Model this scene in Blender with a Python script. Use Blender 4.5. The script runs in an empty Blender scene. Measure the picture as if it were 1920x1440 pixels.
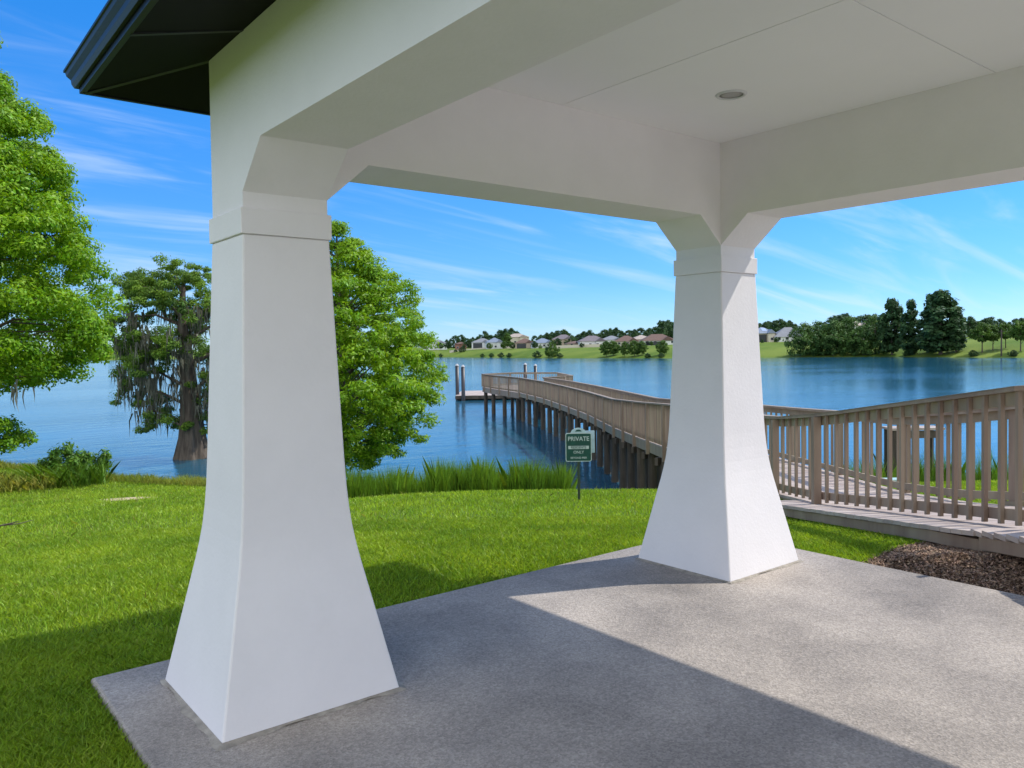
import bpy, bmesh, math, random
import numpy as np
from mathutils import Vector, Matrix
random.seed(7)
rng = np.random.default_rng(11)
SC = bpy.context.scene
COL = SC.collection
rad = math.radians

# ------------------------------------------------------------------ camera
EYE = np.array([-1.4659, -3.6672, 1.6])
YAW, PITCH, ROLL, FPX, SY = 0.89819, 0.02712, 0.014717, 1488.76, -25.22
Fh = np.array([math.cos(YAW), math.sin(YAW), 0.0])          # horizontal forward
Rh = np.array([math.sin(YAW), -math.cos(YAW), 0.0])         # horizontal right
Uz = np.array([0, 0, 1.0])
F2 = Fh * math.cos(PITCH) - Uz * math.sin(PITCH)
U2 = Uz * math.cos(PITCH) + Fh * math.sin(PITCH)
cam_r = Rh * math.cos(ROLL) - U2 * math.sin(ROLL)
cam_u = Rh * math.sin(ROLL) + U2 * math.cos(ROLL)
cd = bpy.data.cameras.new('camera')
cam = bpy.data.objects.new('camera', cd)
COL.objects.link(cam)
cam.matrix_world = Matrix(((cam_r[0], cam_u[0], -F2[0], EYE[0]), (cam_r[1], cam_u[1], -F2[1], EYE[1]),
                           (cam_r[2], cam_u[2], -F2[2], EYE[2]), (0, 0, 0, 1)))
cd.sensor_width = 36
cd.lens = FPX / 1920 * 36
cd.shift_y = SY / 1920
cd.clip_start = 0.05
cd.clip_end = 9000
SC.camera = cam

# ------------------------------------------------------------------ sun, sky, exposure
SUN = Vector((1.0, -0.37, 1.2)).normalized()
elev = math.asin(SUN.z)
azim = math.atan2(SUN.x, SUN.y)
sd = bpy.data.lights.new('sun', 'SUN')
sd.energy = 2.05
sd.angle = rad(0.53)
sd.color = (1.0, 0.955, 0.88)
so = bpy.data.objects.new('sun', sd)
COL.objects.link(so)
so.rotation_euler = SUN.to_track_quat('Z', 'Y').to_euler()
W = bpy.data.worlds.new('World')
SC.world = W
W.use_nodes = True
nt = W.node_tree
nt.nodes.clear()
def N(nt, t, **k):
    n = nt.nodes.new(t)
    for a, b in k.items():
        if a.startswith('i_'):
            n.inputs[a[2:].replace('_', ' ')].default_value = b
        else:
            setattr(n, a, b)
    return n
wo = N(nt, 'ShaderNodeOutputWorld')
bg = N(nt, 'ShaderNodeBackground')
bg.inputs[1].default_value = 0.138
sky = N(nt, 'ShaderNodeTexSky', sky_type='NISHITA', sun_disc=False)
sky.sun_elevation = elev
sky.sun_rotation = azim
sky.altitude = 0
sky.air_density = 1.0
sky.dust_density = 0.0
sky.ozone_density = 3.0
hs = N(nt, 'ShaderNodeHueSaturation')
hs.inputs['Saturation'].default_value = 1.0
hs.inputs['Value'].default_value = 1.0
tc = N(nt, 'ShaderNodeTexCoord')
sp = N(nt, 'ShaderNodeSeparateXYZ')
nt.links.new(tc.outputs['Generated'], sp.inputs[0])
tint = N(nt, 'ShaderNodeValToRGB')
e_ = tint.color_ramp.elements
e_[0].position = 0.0; e_[0].color = (0.25, 0.365, 0.60, 1)
e_[1].position = 0.8; e_[1].color = (0.7, 0.85, 1.0, 1)
for p_, c_ in ((0.08, (0.165, 0.33, 0.56)), (0.2, (0.13, 0.36, 0.62)), (0.42, (0.07, 0.43, 0.76))):
    x_ = e_.new(p_); x_.color = (*c_, 1)
nt.links.new(sp.outputs[2], tint.inputs[0])
tm = N(nt, 'ShaderNodeMix', data_type='RGBA', blend_type='MULTIPLY'); tm.inputs[0].default_value = 1.0
nt.links.new(sky.outputs[0], tm.inputs[6]); nt.links.new(tint.outputs[0], tm.inputs[7])
nt.links.new(tm.outputs[2], hs.inputs['Color'])
def M(nt, op, a, b=None, clamp=False):
    n = nt.nodes.new('ShaderNodeMath'); n.operation = op; n.use_clamp = clamp
    for i, v in enumerate((a, b)):
        if v is None: continue
        if isinstance(v, (int, float)): n.inputs[i].default_value = v
        else: nt.links.new(v, n.inputs[i])
    return n.outputs[0]
zz = M(nt, 'ADD', M(nt, 'MAXIMUM', sp.outputs[2], 0.0), 0.16)
cx = M(nt, 'DIVIDE', sp.outputs[0], zz); cy = M(nt, 'DIVIDE', sp.outputs[1], zz)
cb = N(nt, 'ShaderNodeCombineXYZ')
nt.links.new(cx, cb.inputs[0]); nt.links.new(cy, cb.inputs[1])
def cloud_layer(rot, scl, loc, lo, hi, detail=9, dist=0.6):
    mp = N(nt, 'ShaderNodeMapping')
    mp.inputs['Rotation'].default_value = (0, 0, rot)
    mp.inputs['Scale'].default_value = scl
    mp.inputs['Location'].default_value = loc
    nt.links.new(cb.outputs[0], mp.inputs[0])
    nz = N(nt, 'ShaderNodeTexNoise', i_Scale=1.0, i_Detail=detail, i_Roughness=0.55, i_Distortion=dist)
    nt.links.new(mp.outputs[0], nz.inputs['Vector'])
    mr = N(nt, 'ShaderNodeMapRange', interpolation_type='SMOOTHSTEP')
    mr.inputs['From Min'].default_value = lo
    mr.inputs['From Max'].default_value = hi
    nt.links.new(nz.outputs[0], mr.inputs['Value'])
    return mr.outputs[0]
c1 = cloud_layer(-0.2, (0.5, 2.3, 1), (12.1, 4.4, 0), 0.47, 0.78, detail=12, dist=0.9)
c2 = cloud_layer(-0.75, (0.9, 3.4, 1), (3.9, 3.3, 0), 0.50, 0.80)
cm = M(nt, 'MULTIPLY', M(nt, 'MAXIMUM', c1, M(nt, 'MULTIPLY', c2, 0.8)), 0.5, True)
mx = N(nt, 'ShaderNodeMix', data_type='RGBA')
nt.links.new(cm, mx.inputs[0])
nt.links.new(hs.outputs[0], mx.inputs[6])
mx.inputs[7].default_value = (2.7, 3.15, 3.7, 1)
# unseen bright cloud bank added behind the viewpoint to lift the shaded faces
vd = N(nt, 'ShaderNodeVectorMath', operation='DOT_PRODUCT'); vd.inputs[1].default_value = (-0.623, -0.782, 0.25)
nt.links.new(tc.outputs['Generated'], vd.inputs[0])
nb_ = N(nt, 'ShaderNodeTexNoise', i_Scale=2.2, i_Detail=6.0, i_Roughness=0.6)
nt.links.new(tc.outputs['Generated'], nb_.inputs['Vector'])
bk = M(nt, 'ADD', vd.outputs['Value'], M(nt, 'MULTIPLY', M(nt, 'SUBTRACT', nb_.outputs[0], 0.5), 0.9))
mb_ = N(nt, 'ShaderNodeMapRange', interpolation_type='SMOOTHSTEP')
mb_.inputs['From Min'].default_value = 0.05; mb_.inputs['From Max'].default_value = 0.45; mb_.inputs['To Max'].default_value = 0.9
nt.links.new(bk, mb_.inputs['Value'])
mk = N(nt, 'ShaderNodeMix', data_type='RGBA')
nt.links.new(mb_.outputs[0], mk.inputs[0]); nt.links.new(mx.outputs[2], mk.inputs[6]); mk.inputs[7].default_value = (4.5, 4.75, 5.2, 1)
nt.links.new(mk.outputs[2], bg.inputs[0])
nt.links.new(bg.outputs[0], wo.inputs[0])
SC.view_settings.view_transform = 'Standard'
SC.view_settings.look = 'None'
SC.view_settings.exposure = 1.15
SC.view_settings.gamma = 1.0
SC.render.engine = 'CYCLES'
SC.cycles.max_bounces = 10
SC.cycles.diffuse_bounces = 6
SC.cycles.transparent_max_bounces = 8
SC.cycles.caustics_reflective = False
SC.cycles.caustics_refractive = False
SC.cycles.use_denoising = True

# ------------------------------------------------------------------ helpers
def P(lat, d, z):
    """point lat metres to the right, d metres forward of the viewpoint, at height z"""
    q = EYE + Rh * lat + Fh * d
    return np.array([q[0], q[1], z])
def hor(u):
    return 654.39 - 0.014717 * (u - 960)
def lat_of(u, d):
    return (u - 960) / FPX * d
def z_of(u, v, d):
    return 1.6 - (v - hor(u)) * d / FPX
def tag(o, label=None, cat=None, group=None, kind=None):
    if label: o['label'] = label
    if cat: o['category'] = cat
    if group: o['group'] = group
    if kind: o['kind'] = kind
    return o
def empty(name, loc, label, cat, group=None):
    o = bpy.data.objects.new(name, None)
    COL.objects.link(o)
    o.location = loc
    o.empty_display_size = 0.2
    return tag(o, label, cat, group)
class MB:
    def __init__(s): s.v = []; s.f = []
    def box(s, x0, x1, y0, y1, z0, z1):
        n = len(s.v)
        s.v += [(x, y, z) for z in (z0, z1) for y in (y0, y1) for x in (x0, x1)]
        s.f += [tuple(n + i for i in q) for q in ((0, 2, 3, 1), (4, 5, 7, 6), (0, 1, 5, 4), (2, 6, 7, 3), (0, 4, 6, 2), (1, 3, 7, 5))]
        return s
    def hexa(s, lo, hi):
        """lo, hi: 4 points each in matching ring order"""
        n = len(s.v)
        s.v += [tuple(p) for p in lo] + [tuple(p) for p in hi]
        s.f += [(n+3, n+2, n+1, n), (n+4, n+5, n+6, n+7)] + [(n+i, n+(i+1) % 4, n+4+(i+1) % 4, n+4+i) for i in range(4)]
        return s
    def bar(s, a, b, w, h, up=(0, 0, 1)):
        a = Vector(a); b = Vector(b); d = (b - a).normalized(); u = Vector(up)
        r = d.cross(u).normalized(); u = r.cross(d).normalized()
        ring = lambda p: [p - r*w/2 - u*h/2, p + r*w/2 - u*h/2, p + r*w/2 + u*h/2, p - r*w/2 + u*h/2]
        return s.hexa(ring(a), ring(b))
    def tube(s, pts, rs, n=8, cap=True):
        base = len(s.v); m = len(pts)
        for i, p in enumerate(pts):
            p = Vector(p)
            a = Vector(pts[max(i-1, 0)]); b = Vector(pts[min(i+1, m-1)])
            d = (b - a).normalized()
            r = d.cross(Vector((0.3, 0.1, 1)) if abs(d.z) < .9 else Vector((1, 0, 0.1))).normalized(); u = d.cross(r)
            for k in range(n):
                t = 2 * math.pi * k / n
                s.v.append(tuple(p + (r * math.cos(t) + u * math.sin(t)) * rs[i]))
        for i in range(m-1):
            for k in range(n):
                a = base + i*n + k; b = base + i*n + (k+1) % n
                s.f.append((a, b, b+n, a+n))
        if cap:
            s.f.append(tuple(base + k for k in reversed(range(n))))
            s.f.append(tuple(base + (m-1)*n + k for k in range(n)))
        return s
    def loft(s, rings, cap=True):
        base = len(s.v); n = len(rings[0]); m = len(rings)
        for r in rings: s.v += [tuple(p) for p in r]
        for i in range(m-1):
            for k in range(n):
                a = base + i*n + k; b = base + i*n + (k+1) % n
                s.f.append((a, b, b+n, a+n))
        if cap:
            s.f.append(tuple(base + k for k in reversed(range(n))))
            s.f.append(tuple(base + (m-1)*n + k for k in range(n)))
        return s
    def prism(s, poly, axis, a, b):
        """poly in the two other axes, extruded along axis from a to b"""
        def mk(p, t):
            q = list(p); q.insert(axis, t); return tuple(q)
        n = len(s.v); m = len(poly)
        s.v += [mk(p, a) for p in poly] + [mk(p, b) for p in poly]
        s.f.append(tuple(n+i for i in reversed(range(m)))); s.f.append(tuple(n+m+i for i in range(m)))
        for i in range(m):
            j = (i+1) % m
            s.f.append((n+i, n+j, n+m+j, n+m+i))
        return s
    def build(s, name, mat, parent=None, smooth=False, bevel=0, origin=None):
        me = bpy.data.meshes.new(name)
        vs = s.v
        if origin is not None:
            vs = [(p[0]-origin[0], p[1]-origin[1], p[2]-origin[2]) for p in vs]
        me.from_pydata(vs, [], s.f)
        bm = bmesh.new(); bm.from_mesh(me)
        bmesh.ops.recalc_face_normals(bm, faces=bm.faces)
        bm.to_mesh(me); bm.free()
        if smooth:
            me.polygons.foreach_set('use_smooth', [True]*len(me.polygons))
        o = bpy.data.objects.new(name, me)
        if mat: me.materials.append(mat)
        COL.objects.link(o)
        if bevel:
            b = o.modifiers.new('bevel', 'BEVEL'); b.width = bevel; b.segments = 2; b.limit_method = 'ANGLE'; b.angle_limit = rad(40)
        if origin is not None: o.location = origin
        if parent: attach(o, parent)
        return o
def world_loc(o):
    l = Vector(o.location)
    while o.parent: o = o.parent; l += Vector(o.location)
    return l
def attach(o, parent):
    o.location = Vector(o.location) - world_loc(parent)
    o.parent = parent
def quads(name, V, mat, parent=None, nv=4):
    """V: (n,nv,3) array, one leaf-like face per row"""
    n = len(V)
    me = bpy.data.meshes.new(name)
    me.vertices.add(n*nv); me.vertices.foreach_set('co', np.ascontiguousarray(V, dtype=np.float32).reshape(-1))
    me.loops.add(n*nv); me.loops.foreach_set('vertex_index', np.arange(n*nv, dtype=np.int32))
    me.polygons.add(n)
    me.polygons.foreach_set('loop_start', np.arange(n, dtype=np.int32)*nv)
    me.update(calc_edges=True)
    me.materials.append(mat)
    o = bpy.data.objects.new(name, me)
    COL.objects.link(o)
    if parent: attach(o, parent)
    return o
def dup(root, loc, scale=None, rz=0.0, label=None, group=None):
    r = root.copy(); COL.objects.link(r); r.location = loc; r.rotation_euler = (0, 0, rz)
    if scale is not None: r.scale = scale
    if label: r['label'] = label
    if group: r['group'] = group
    for ch in list(root.children):
        c = ch.copy(); COL.objects.link(c); c.parent = r
        for g in ch.children:
            e = g.copy(); COL.objects.link(e); e.parent = c
    return r

# ------------------------------------------------------------------ materials
def mat(name, col, rough=0.6, spec=0.5, metal=0.0, var=0.0, vscale=5.0, bump=0.0, bscale=40.0, bdet=4, col2=None, stretch=None, island=0.0, transl=0.0, coat=0.0):
    m = bpy.data.materials.new(name); m.use_nodes = True
    t = m.node_tree; t.nodes.clear()
    out = N(t, 'ShaderNodeOutputMaterial'); b = N(t, 'ShaderNodeBsdfPrincipled')
    b.inputs['Roughness'].default_value = rough
    b.inputs['Specular IOR Level'].default_value = spec
    b.inputs['Metallic'].default_value = metal
    b.inputs['Coat Weight'].default_value = coat
    geo = N(t, 'ShaderNodeNewGeometry')
    vec = geo.outputs['Position']
    if stretch:
        mp = N(t, 'ShaderNodeMapping'); mp.inputs['Scale'].default_value = stretch
        t.links.new(vec, mp.inputs[0]); vec = mp.outputs[0]
    c2 = col2 if col2 else tuple(c * (1 - var) for c in col)
    colout = None
    if var or col2:
        nz = N(t, 'ShaderNodeTexNoise', i_Scale=vscale, i_Detail=5.0, i_Roughness=0.6)
        t.links.new(vec, nz.inputs['Vector'])
        mr = N(t, 'ShaderNodeMapRange'); mr.inputs['From Min'].default_value = 0.35; mr.inputs['From Max'].default_value = 0.65
        t.links.new(nz.outputs[0], mr.inputs['Value'])
        mx = N(t, 'ShaderNodeMix', data_type='RGBA')
        t.links.new(mr.outputs[0], mx.inputs[0])
        mx.inputs[6].default_value = (*col, 1); mx.inputs[7].default_value = (*c2, 1)
        colout = mx.outputs[2]
    if island:
        h = N(t, 'ShaderNodeHueSaturation')
        if colout: t.links.new(colout, h.inputs['Color'])
        else: h.inputs['Color'].default_value = (*col, 1)
        mr = N(t, 'ShaderNodeMapRange'); mr.inputs['To Min'].default_value = 1 - island; mr.inputs['To Max'].default_value = 1 + island
        t.links.new(geo.outputs['Random Per Island'], mr.inputs['Value'])
        t.links.new(mr.outputs[0], h.inputs['Value'])
        mr2 = N(t, 'ShaderNodeMapRange'); mr2.inputs['To Min'].default_value = 0.485; mr2.inputs['To Max'].default_value = 0.515
        t.links.new(M(t, 'FRACT', M(t, 'MULTIPLY', geo.outputs['Random Per Island'], 7.31)), mr2.inputs['Value'])
        t.links.new(mr2.outputs[0], h.inputs['Hue'])
        colout = h.outputs[0]
    if colout: t.links.new(colout, b.inputs['Base Color'])
    else: b.inputs['Base Color'].default_value = (*col, 1)
    if bump:
        nb = N(t, 'ShaderNodeTexNoise', i_Scale=bscale, i_Detail=float(bdet), i_Roughness=0.6)
        t.links.new(vec, nb.inputs['Vector'])
        bp = N(t, 'ShaderNodeBump', i_Strength=1.0, i_Distance=bump)
        t.links.new(nb.outputs[0], bp.inputs['Height'])
        t.links.new(bp.outputs[0], b.inputs['Normal'])
    if transl:
        tr = N(t, 'ShaderNodeBsdfTranslucent')
        br = N(t, 'ShaderNodeMix', data_type='RGBA', blend_type='MULTIPLY'); br.inputs[0].default_value = 1
        if colout: t.links.new(colout, br.inputs[6])
        else: br.inputs[6].default_value = (*col, 1)
        br.inputs[7].default_value = (1.5, 1.35, 0.6, 1)
        t.links.new(br.outputs[2], tr.inputs[0])
        ms = N(t, 'ShaderNodeMixShader'); ms.inputs[0].default_value = transl
        t.links.new(b.outputs[0], ms.inputs[1]); t.links.new(tr.outputs[0], ms.inputs[2])
        t.links.new(ms.outputs[0], out.inputs[0])
    else:
        t.links.new(b.outputs[0], out.inputs[0])
    return m
STUCCO = mat('white_stucco', (0.83, 0.795, 0.785), rough=0.85, spec=0.2, var=0.045, vscale=2.2, bump=0.0018, bscale=45, bdet=9)
SMOOTHW = mat('ceiling_paint', (0.88, 0.865, 0.85), rough=0.8, spec=0.2, var=0.02, vscale=1.5, bump=0.0008, bscale=60)
DARK = mat('dark_bronze', (0.006, 0.006, 0.0065), rough=0.42, spec=0.35, var=0.2, vscale=8)
SOFFIT = mat('black_soffit', (0.0035, 0.003, 0.0035), rough=0.7, spec=0.2)
TRIM = mat('soffit_trim', (0.022, 0.023, 0.025), rough=0.5)
SHINGLE = mat('dark_shingle', (0.05, 0.05, 0.05), rough=0.9, var=0.4, vscale=30, bump=0.01, bscale=20)
WOOD = mat('stained_wood', (0.34, 0.275, 0.195), rough=0.75, spec=0.25, col2=(0.25, 0.185, 0.135), vscale=4, bump=0.002, bscale=25, stretch=(1, 1, .15), island=.13)
WOODCAP = mat('cap_wood', (0.30, 0.24, 0.185), rough=0.7, spec=0.3, col2=(0.22, 0.175, 0.13), vscale=6, bump=0.002, bscale=30)
DECKW = mat('deck_wood', (0.50, 0.42, 0.36), rough=0.8, spec=0.2, col2=(0.33, 0.265, 0.235), vscale=2.5, bump=0.003, bscale=30)
PILE = mat('pile_wood', (0.13, 0.105, 0.08), rough=0.85, spec=0.2, col2=(0.06, 0.05, 0.04), vscale=3, bump=0.01, bscale=12, stretch=(1, 1, .2))
BLACKP = mat('black_sleeve', (0.02, 0.02, 0.025), rough=0.4)
WHITEP = mat('white_plastic', (0.42, 0.42, 0.42), rough=0.4)
BARK = mat('bark', (0.17, 0.14, 0.11), rough=0.9, spec=0.1, col2=(0.07, 0.055, 0.045), vscale=5, bump=0.03, bscale=10, stretch=(1, 1, .12))
MOSS = mat('hanging_moss', (0.15, 0.15, 0.115), rough=0.95, spec=0.05, island=0.3, transl=0.15)
LEAF1 = mat('bright_leaf', (0.23, 0.40, 0.012), rough=0.5, spec=0.3, col2=(0.13, 0.28, 0.010), vscale=1.2, island=0.3, transl=0.34)
LEAF3 = mat('lime_leaf', (0.24, 0.40, 0.012), rough=0.5, spec=0.3, col2=(0.14, 0.29, 0.010), vscale=0.8, island=0.3, transl=0.36)
LEAF2 = mat('cypress_leaf', (0.18, 0.30, 0.03), rough=0.6, spec=0.2, col2=(0.06, 0.125, 0.025), vscale=0.7, island=0.3, transl=0.3)
LEAFD = mat('dark_leaf', (0.062, 0.13, 0.042), rough=0.6, spec=0.2, col2=(0.022, 0.055, 0.018), vscale=0.25, island=0.3, transl=0.2)
LEAFM = mat('mid_leaf', (0.11, 0.20, 0.03), rough=0.6, spec=0.2, col2=(0.045, 0.10, 0.022), vscale=0.25, island=0.3, transl=0.25)
LEAFG = mat('wood_leaf', (0.10, 0.19, 0.04), rough=0.6, spec=0.2, col2=(0.04, 0.095, 0.025), vscale=0.2, island=0.3, transl=0.2)
LEAFB = mat('shrub_leaf', (0.14, 0.28, 0.025), rough=0.5, spec=0.3, col2=(0.05, 0.13, 0.02), vscale=5, island=0.3, transl=0.3)
GRASS = mat('lawn_blade', (0.31, 0.44, 0.03), rough=0.5, spec=0.35, col2=(0.19, 0.32, 0.02), vscale=1.3, island=0.35, transl=0.32)
REED = mat('reed_blade', (0.16, 0.29, 0.022), rough=0.5, spec=0.3, col2=(0.09, 0.19, 0.018), vscale=0.9, island=0.35, transl=0.3)
REEDY = mat('dry_reed_blade', (0.34, 0.34, 0.07), rough=0.6, spec=0.2, col2=(0.19, 0.27, 0.04), vscale=1.5, island=0.35, transl=0.3)
MULCH = mat('mulch_soil', (0.13, 0.085, 0.058), rough=0.95, spec=0.1, col2=(0.06, 0.04, 0.03), vscale=25, bump=0.02, bscale=30)
CHIP = mat('mulch_chip', (0.46, 0.32, 0.22), rough=0.9, spec=0.1, col2=(0.12, 0.08, 0.06), vscale=30, island=0.5)
SAND = mat('bare_sand', (0.52, 0.42, 0.28), rough=0.95, spec=0.1, col2=(0.36, 0.30, 0.16), vscale=6, bump=0.01, bscale=40)

def ground_material():
    m = bpy.data.materials.new('ground_turf'); m.use_nodes = True
    t = m.node_tree; b = t.nodes['Principled BSDF']
    b.inputs['Roughness'].default_value = 0.9; b.inputs['Specular IOR Level'].default_value = 0.1
    geo = N(t, 'ShaderNodeNewGeometry')
    n1 = N(t, 'ShaderNodeTexNoise', i_Scale=0.03, i_Detail=6.0, i_Roughness=0.65)
    n2 = N(t, 'ShaderNodeTexNoise', i_Scale=3.0, i_Detail=8.0, i_Roughness=0.7)
    t.links.new(geo.outputs['Position'], n1.inputs['Vector']); t.links.new(geo.outputs['Position'], n2.inputs['Vector'])
    a = N(t, 'ShaderNodeMix', data_type='RGBA'); a.inputs[6].default_value = (0.085, 0.15, 0.018, 1); a.inputs[7].default_value = (0.17, 0.225, 0.04, 1)
    mr = N(t, 'ShaderNodeMapRange'); mr.inputs['From Min'].default_value = .38; mr.inputs['From Max'].default_value = .62
    t.links.new(n1.outputs[0], mr.inputs['Value']); t.links.new(mr.outputs[0], a.inputs[0])
    c = N(t, 'ShaderNodeMix', data_type='RGBA', blend_type='MULTIPLY'); c.inputs[0].default_value = 0.7
    r = N(t, 'ShaderNodeValToRGB'); r.color_ramp.elements[0].position = .3; r.color_ramp.elements[0].color = (.45, .42, .35, 1)
    r.color_ramp.elements[1].position = .7; r.color_ramp.elements[1].color = (1.25, 1.25, 1.1, 1)
    t.links.new(n2.outputs[0], r.inputs[0]); t.links.new(a.outputs[2], c.inputs[6]); t.links.new(r.outputs[0], c.inputs[7])
    t.links.new(c.outputs[2], b.inputs['Base Color'])
    bp = N(t, 'ShaderNodeBump', i_Strength=1.0, i_Distance=0.03)
    t.links.new(n2.outputs[0], bp.inputs['Height']); t.links.new(bp.outputs[0], b.inputs['Normal'])
    return m
def concrete_material():
    m = bpy.data.materials.new('exposed_concrete'); m.use_nodes = True
    t = m.node_tree; b = t.nodes['Principled BSDF']
    b.inputs['Roughness'].default_value = 0.88; b.inputs['Specular IOR Level'].default_value = 0.2
    geo = N(t, 'ShaderNodeNewGeometry'); p = geo.outputs['Position']
    big = N(t, 'ShaderNodeTexNoise', i_Scale=0.9, i_Detail=6.0, i_Roughness=0.6); t.links.new(p, big.inputs['Vector'])
    mid = N(t, 'ShaderNodeTexNoise', i_Scale=38.0, i_Detail=7.0, i_Roughness=0.7); t.links.new(p, mid.inputs['Vector'])
    vo = N(t, 'ShaderNodeTexVoronoi', i_Scale=115.0); t.links.new(p, vo.inputs['Vector'])
    r1 = N(t, 'ShaderNodeValToRGB'); r1.color_ramp.elements[0].position = .34; r1.color_ramp.elements[0].color = (.225, .202, .182, 1)
    r1.color_ramp.elements[1].position = .66; r1.color_ramp.elements[1].color = (.44, .388, .336, 1)
    t.links.new(big.outputs[0], r1.inputs[0])
    r2 = N(t, 'ShaderNodeValToRGB'); r2.color_ramp.elements[0].position = .3; r2.color_ramp.elements[0].color = (.80, .80, .80, 1)
    r2.color_ramp.elements[1].position = .7; r2.color_ramp.elements[1].color = (1.12, 1.11, 1.10, 1)
    t.links.new(mid.outputs[0], r2.inputs[0])
    x1 = N(t, 'ShaderNodeMix', data_type='RGBA', blend_type='MULTIPLY'); x1.inputs[0].default_value = 1
    t.links.new(r1.outputs[0], x1.inputs[6]); t.links.new(r2.outputs[0], x1.inputs[7])
    hsv = N(t, 'ShaderNodeSeparateColor'); t.links.new(vo.outputs['Color'], hsv.inputs[0])
    mr = N(t, 'ShaderNodeMapRange'); mr.inputs['To Min'].default_value = .55; mr.inputs['To Max'].default_value = 1.35
    t.links.new(hsv.outputs[0], mr.inputs['Value'])
    x2 = N(t, 'ShaderNodeMix', data_type='RGBA', blend_type='MULTIPLY'); x2.inputs[0].default_value = .5
    t.links.new(x1.outputs[2], x2.inputs[6]); t.links.new(mr.outputs[0], x2.inputs[7])
    t.links.new(x2.outputs[2], b.inputs['Base Color'])
    bp = N(t, 'ShaderNodeBump', i_Strength=0.6, i_Distance=0.004)
    t.links.new(vo.outputs['Distance'], bp.inputs['Height']); t.links.new(bp.outputs[0], b.inputs['Normal'])
    return m
def water_material():
    m = bpy.data.materials.new('lake_water'); m.use_nodes = True
    t = m.node_tree; b = t.nodes['Principled BSDF']
    b.inputs['Base Color'].default_value = (0.012, 0.085, 0.135, 1)
    b.inputs['Roughness'].default_value = 0.10; b.inputs['IOR'].default_value = 1.333
    geo = N(t, 'ShaderNodeNewGeometry')
    mp = N(t, 'ShaderNodeMapping'); mp.inputs['Rotation'].default_value = (0, 0, 0.3); mp.inputs['Scale'].default_value = (1.0, 1.7, 1)
    t.links.new(geo.outputs['Position'], mp.inputs[0])
    a = N(t, 'ShaderNodeTexNoise', i_Scale=2.6, i_Detail=3.0, i_Roughness=0.55); t.links.new(mp.outputs[0], a.inputs['Vector'])
    c = N(t, 'ShaderNodeTexNoise', i_Scale=0.45, i_Detail=2.0, i_Roughness=0.5); t.links.new(mp.outputs[0], c.inputs['Vector'])
    e = N(t, 'ShaderNodeTexNoise', i_Scale=0.035, i_Detail=2.0); t.links.new(mp.outputs[0], e.inputs['Vector'])
    mr = N(t, 'ShaderNodeMapRange'); mr.inputs['From Min'].default_value = .35; mr.inputs['From Max'].default_value = .65
    mr.inputs['To Min'].default_value = 0.35; mr.inputs['To Max'].default_value = 1.0
    t.links.new(e.outputs[0], mr.inputs['Value'])
    h = M(t, 'ADD', M(t, 'MULTIPLY', a.outputs[0], 0.30), M(t, 'MULTIPLY', c.outputs[0], 0.7))
    bp = N(t, 'ShaderNodeBump', i_Distance=0.085); t.links.new(mr.outputs[0], bp.inputs['Strength'])
    t.links.new(h, bp.inputs['Height']); t.links.new(bp.outputs[0], b.inputs['Normal'])
    return m
MORTAR = mat('mortar', (.40, .36, .30), rough=.95, spec=.1, col2=(.25, .225, .19), vscale=14, bump=.004, bscale=60)
CONC = concrete_material(); TURF = ground_material(); WATER = water_material()

# ------------------------------------------------------------------ terrain
ZW = -3.5
def lawn_z(r):
    return -0.05 - 0.08 * np.maximum(0, np.minimum(r, 16) - 6.2)
crest_uv = [(-150, 874), (0, 880), (100, 888), (200, 904), (300, 911), (390, 916), (520, 935), (650, 948), (760, 938), (860, 933), (1060, 930), (1220, 929), (1480, 932), (1700, 915), (1920, 905), (2200, 900)]
ca, cr = [], []
for u, v in crest_uv:
    d = 10.0
    for _ in range(40):
        a = math.atan2(u - 960, FPX)
        zl = float(lawn_z(d / math.cos(a)))
        d = (1.6 - zl) * FPX / (v - hor(u))
    ca.append(a); cr.append(d / math.cos(a))
ca = [-1.6, -1.1] + ca + [1.05, 1.6]; cr = [400, 16] + cr + [16, 400]
far_uv = [(-400, 760), (200, 760), (600, 690), (810, 575), (1000, 429), (1150, 378), (1260, 348), (1425, 328), (1660, 307), (1800, 268), (1920, 250), (2400, 230)]
fa = [math.atan2(u - 960, FPX) for u, _ in far_uv]; fr = [d / math.cos(a) for a, (_, d) in zip(fa, far_uv)]
fa = [-1.6, -1.0] + fa + [1.2, 1.6]; fr = [900, 820] + fr + [250, 250]
RH = 1.07
near = np.array([(9.0, 5.2, 1.36), (4.7, 5.45, 1.34), (3.85, 5.75, 1.29), (3.66, 9.4, .773), (3.70, 11, .60), (3.76, 15, .40), (3.76, 19, .223), (3.76, 23.1, 0.0),
                 (3.76, 29.5, -.31), (3.50, 37, -.43), (2.85, 42.5, -.43), (1.94, 49.1, -.43), (.53, 56.2, -.43)])
off = np.array([1.65]*9 + [1.66, 1.68, 1.68, 1.68])
far_ = near.copy(); far_[:, 0] += off
far_[:3] = [(9.3, 7.0, 1.32), (6.4, 7.2, 1.22), (5.6, 7.6, 1.05)]
BANK = 0.262
def far_plateau(a):
    return np.interp(a, [-1, -0.1, 0.12, 0.25, 0.4, 1], [1.6, 1.7, 1.9, 3.0, 3.2, 3.0])
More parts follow.
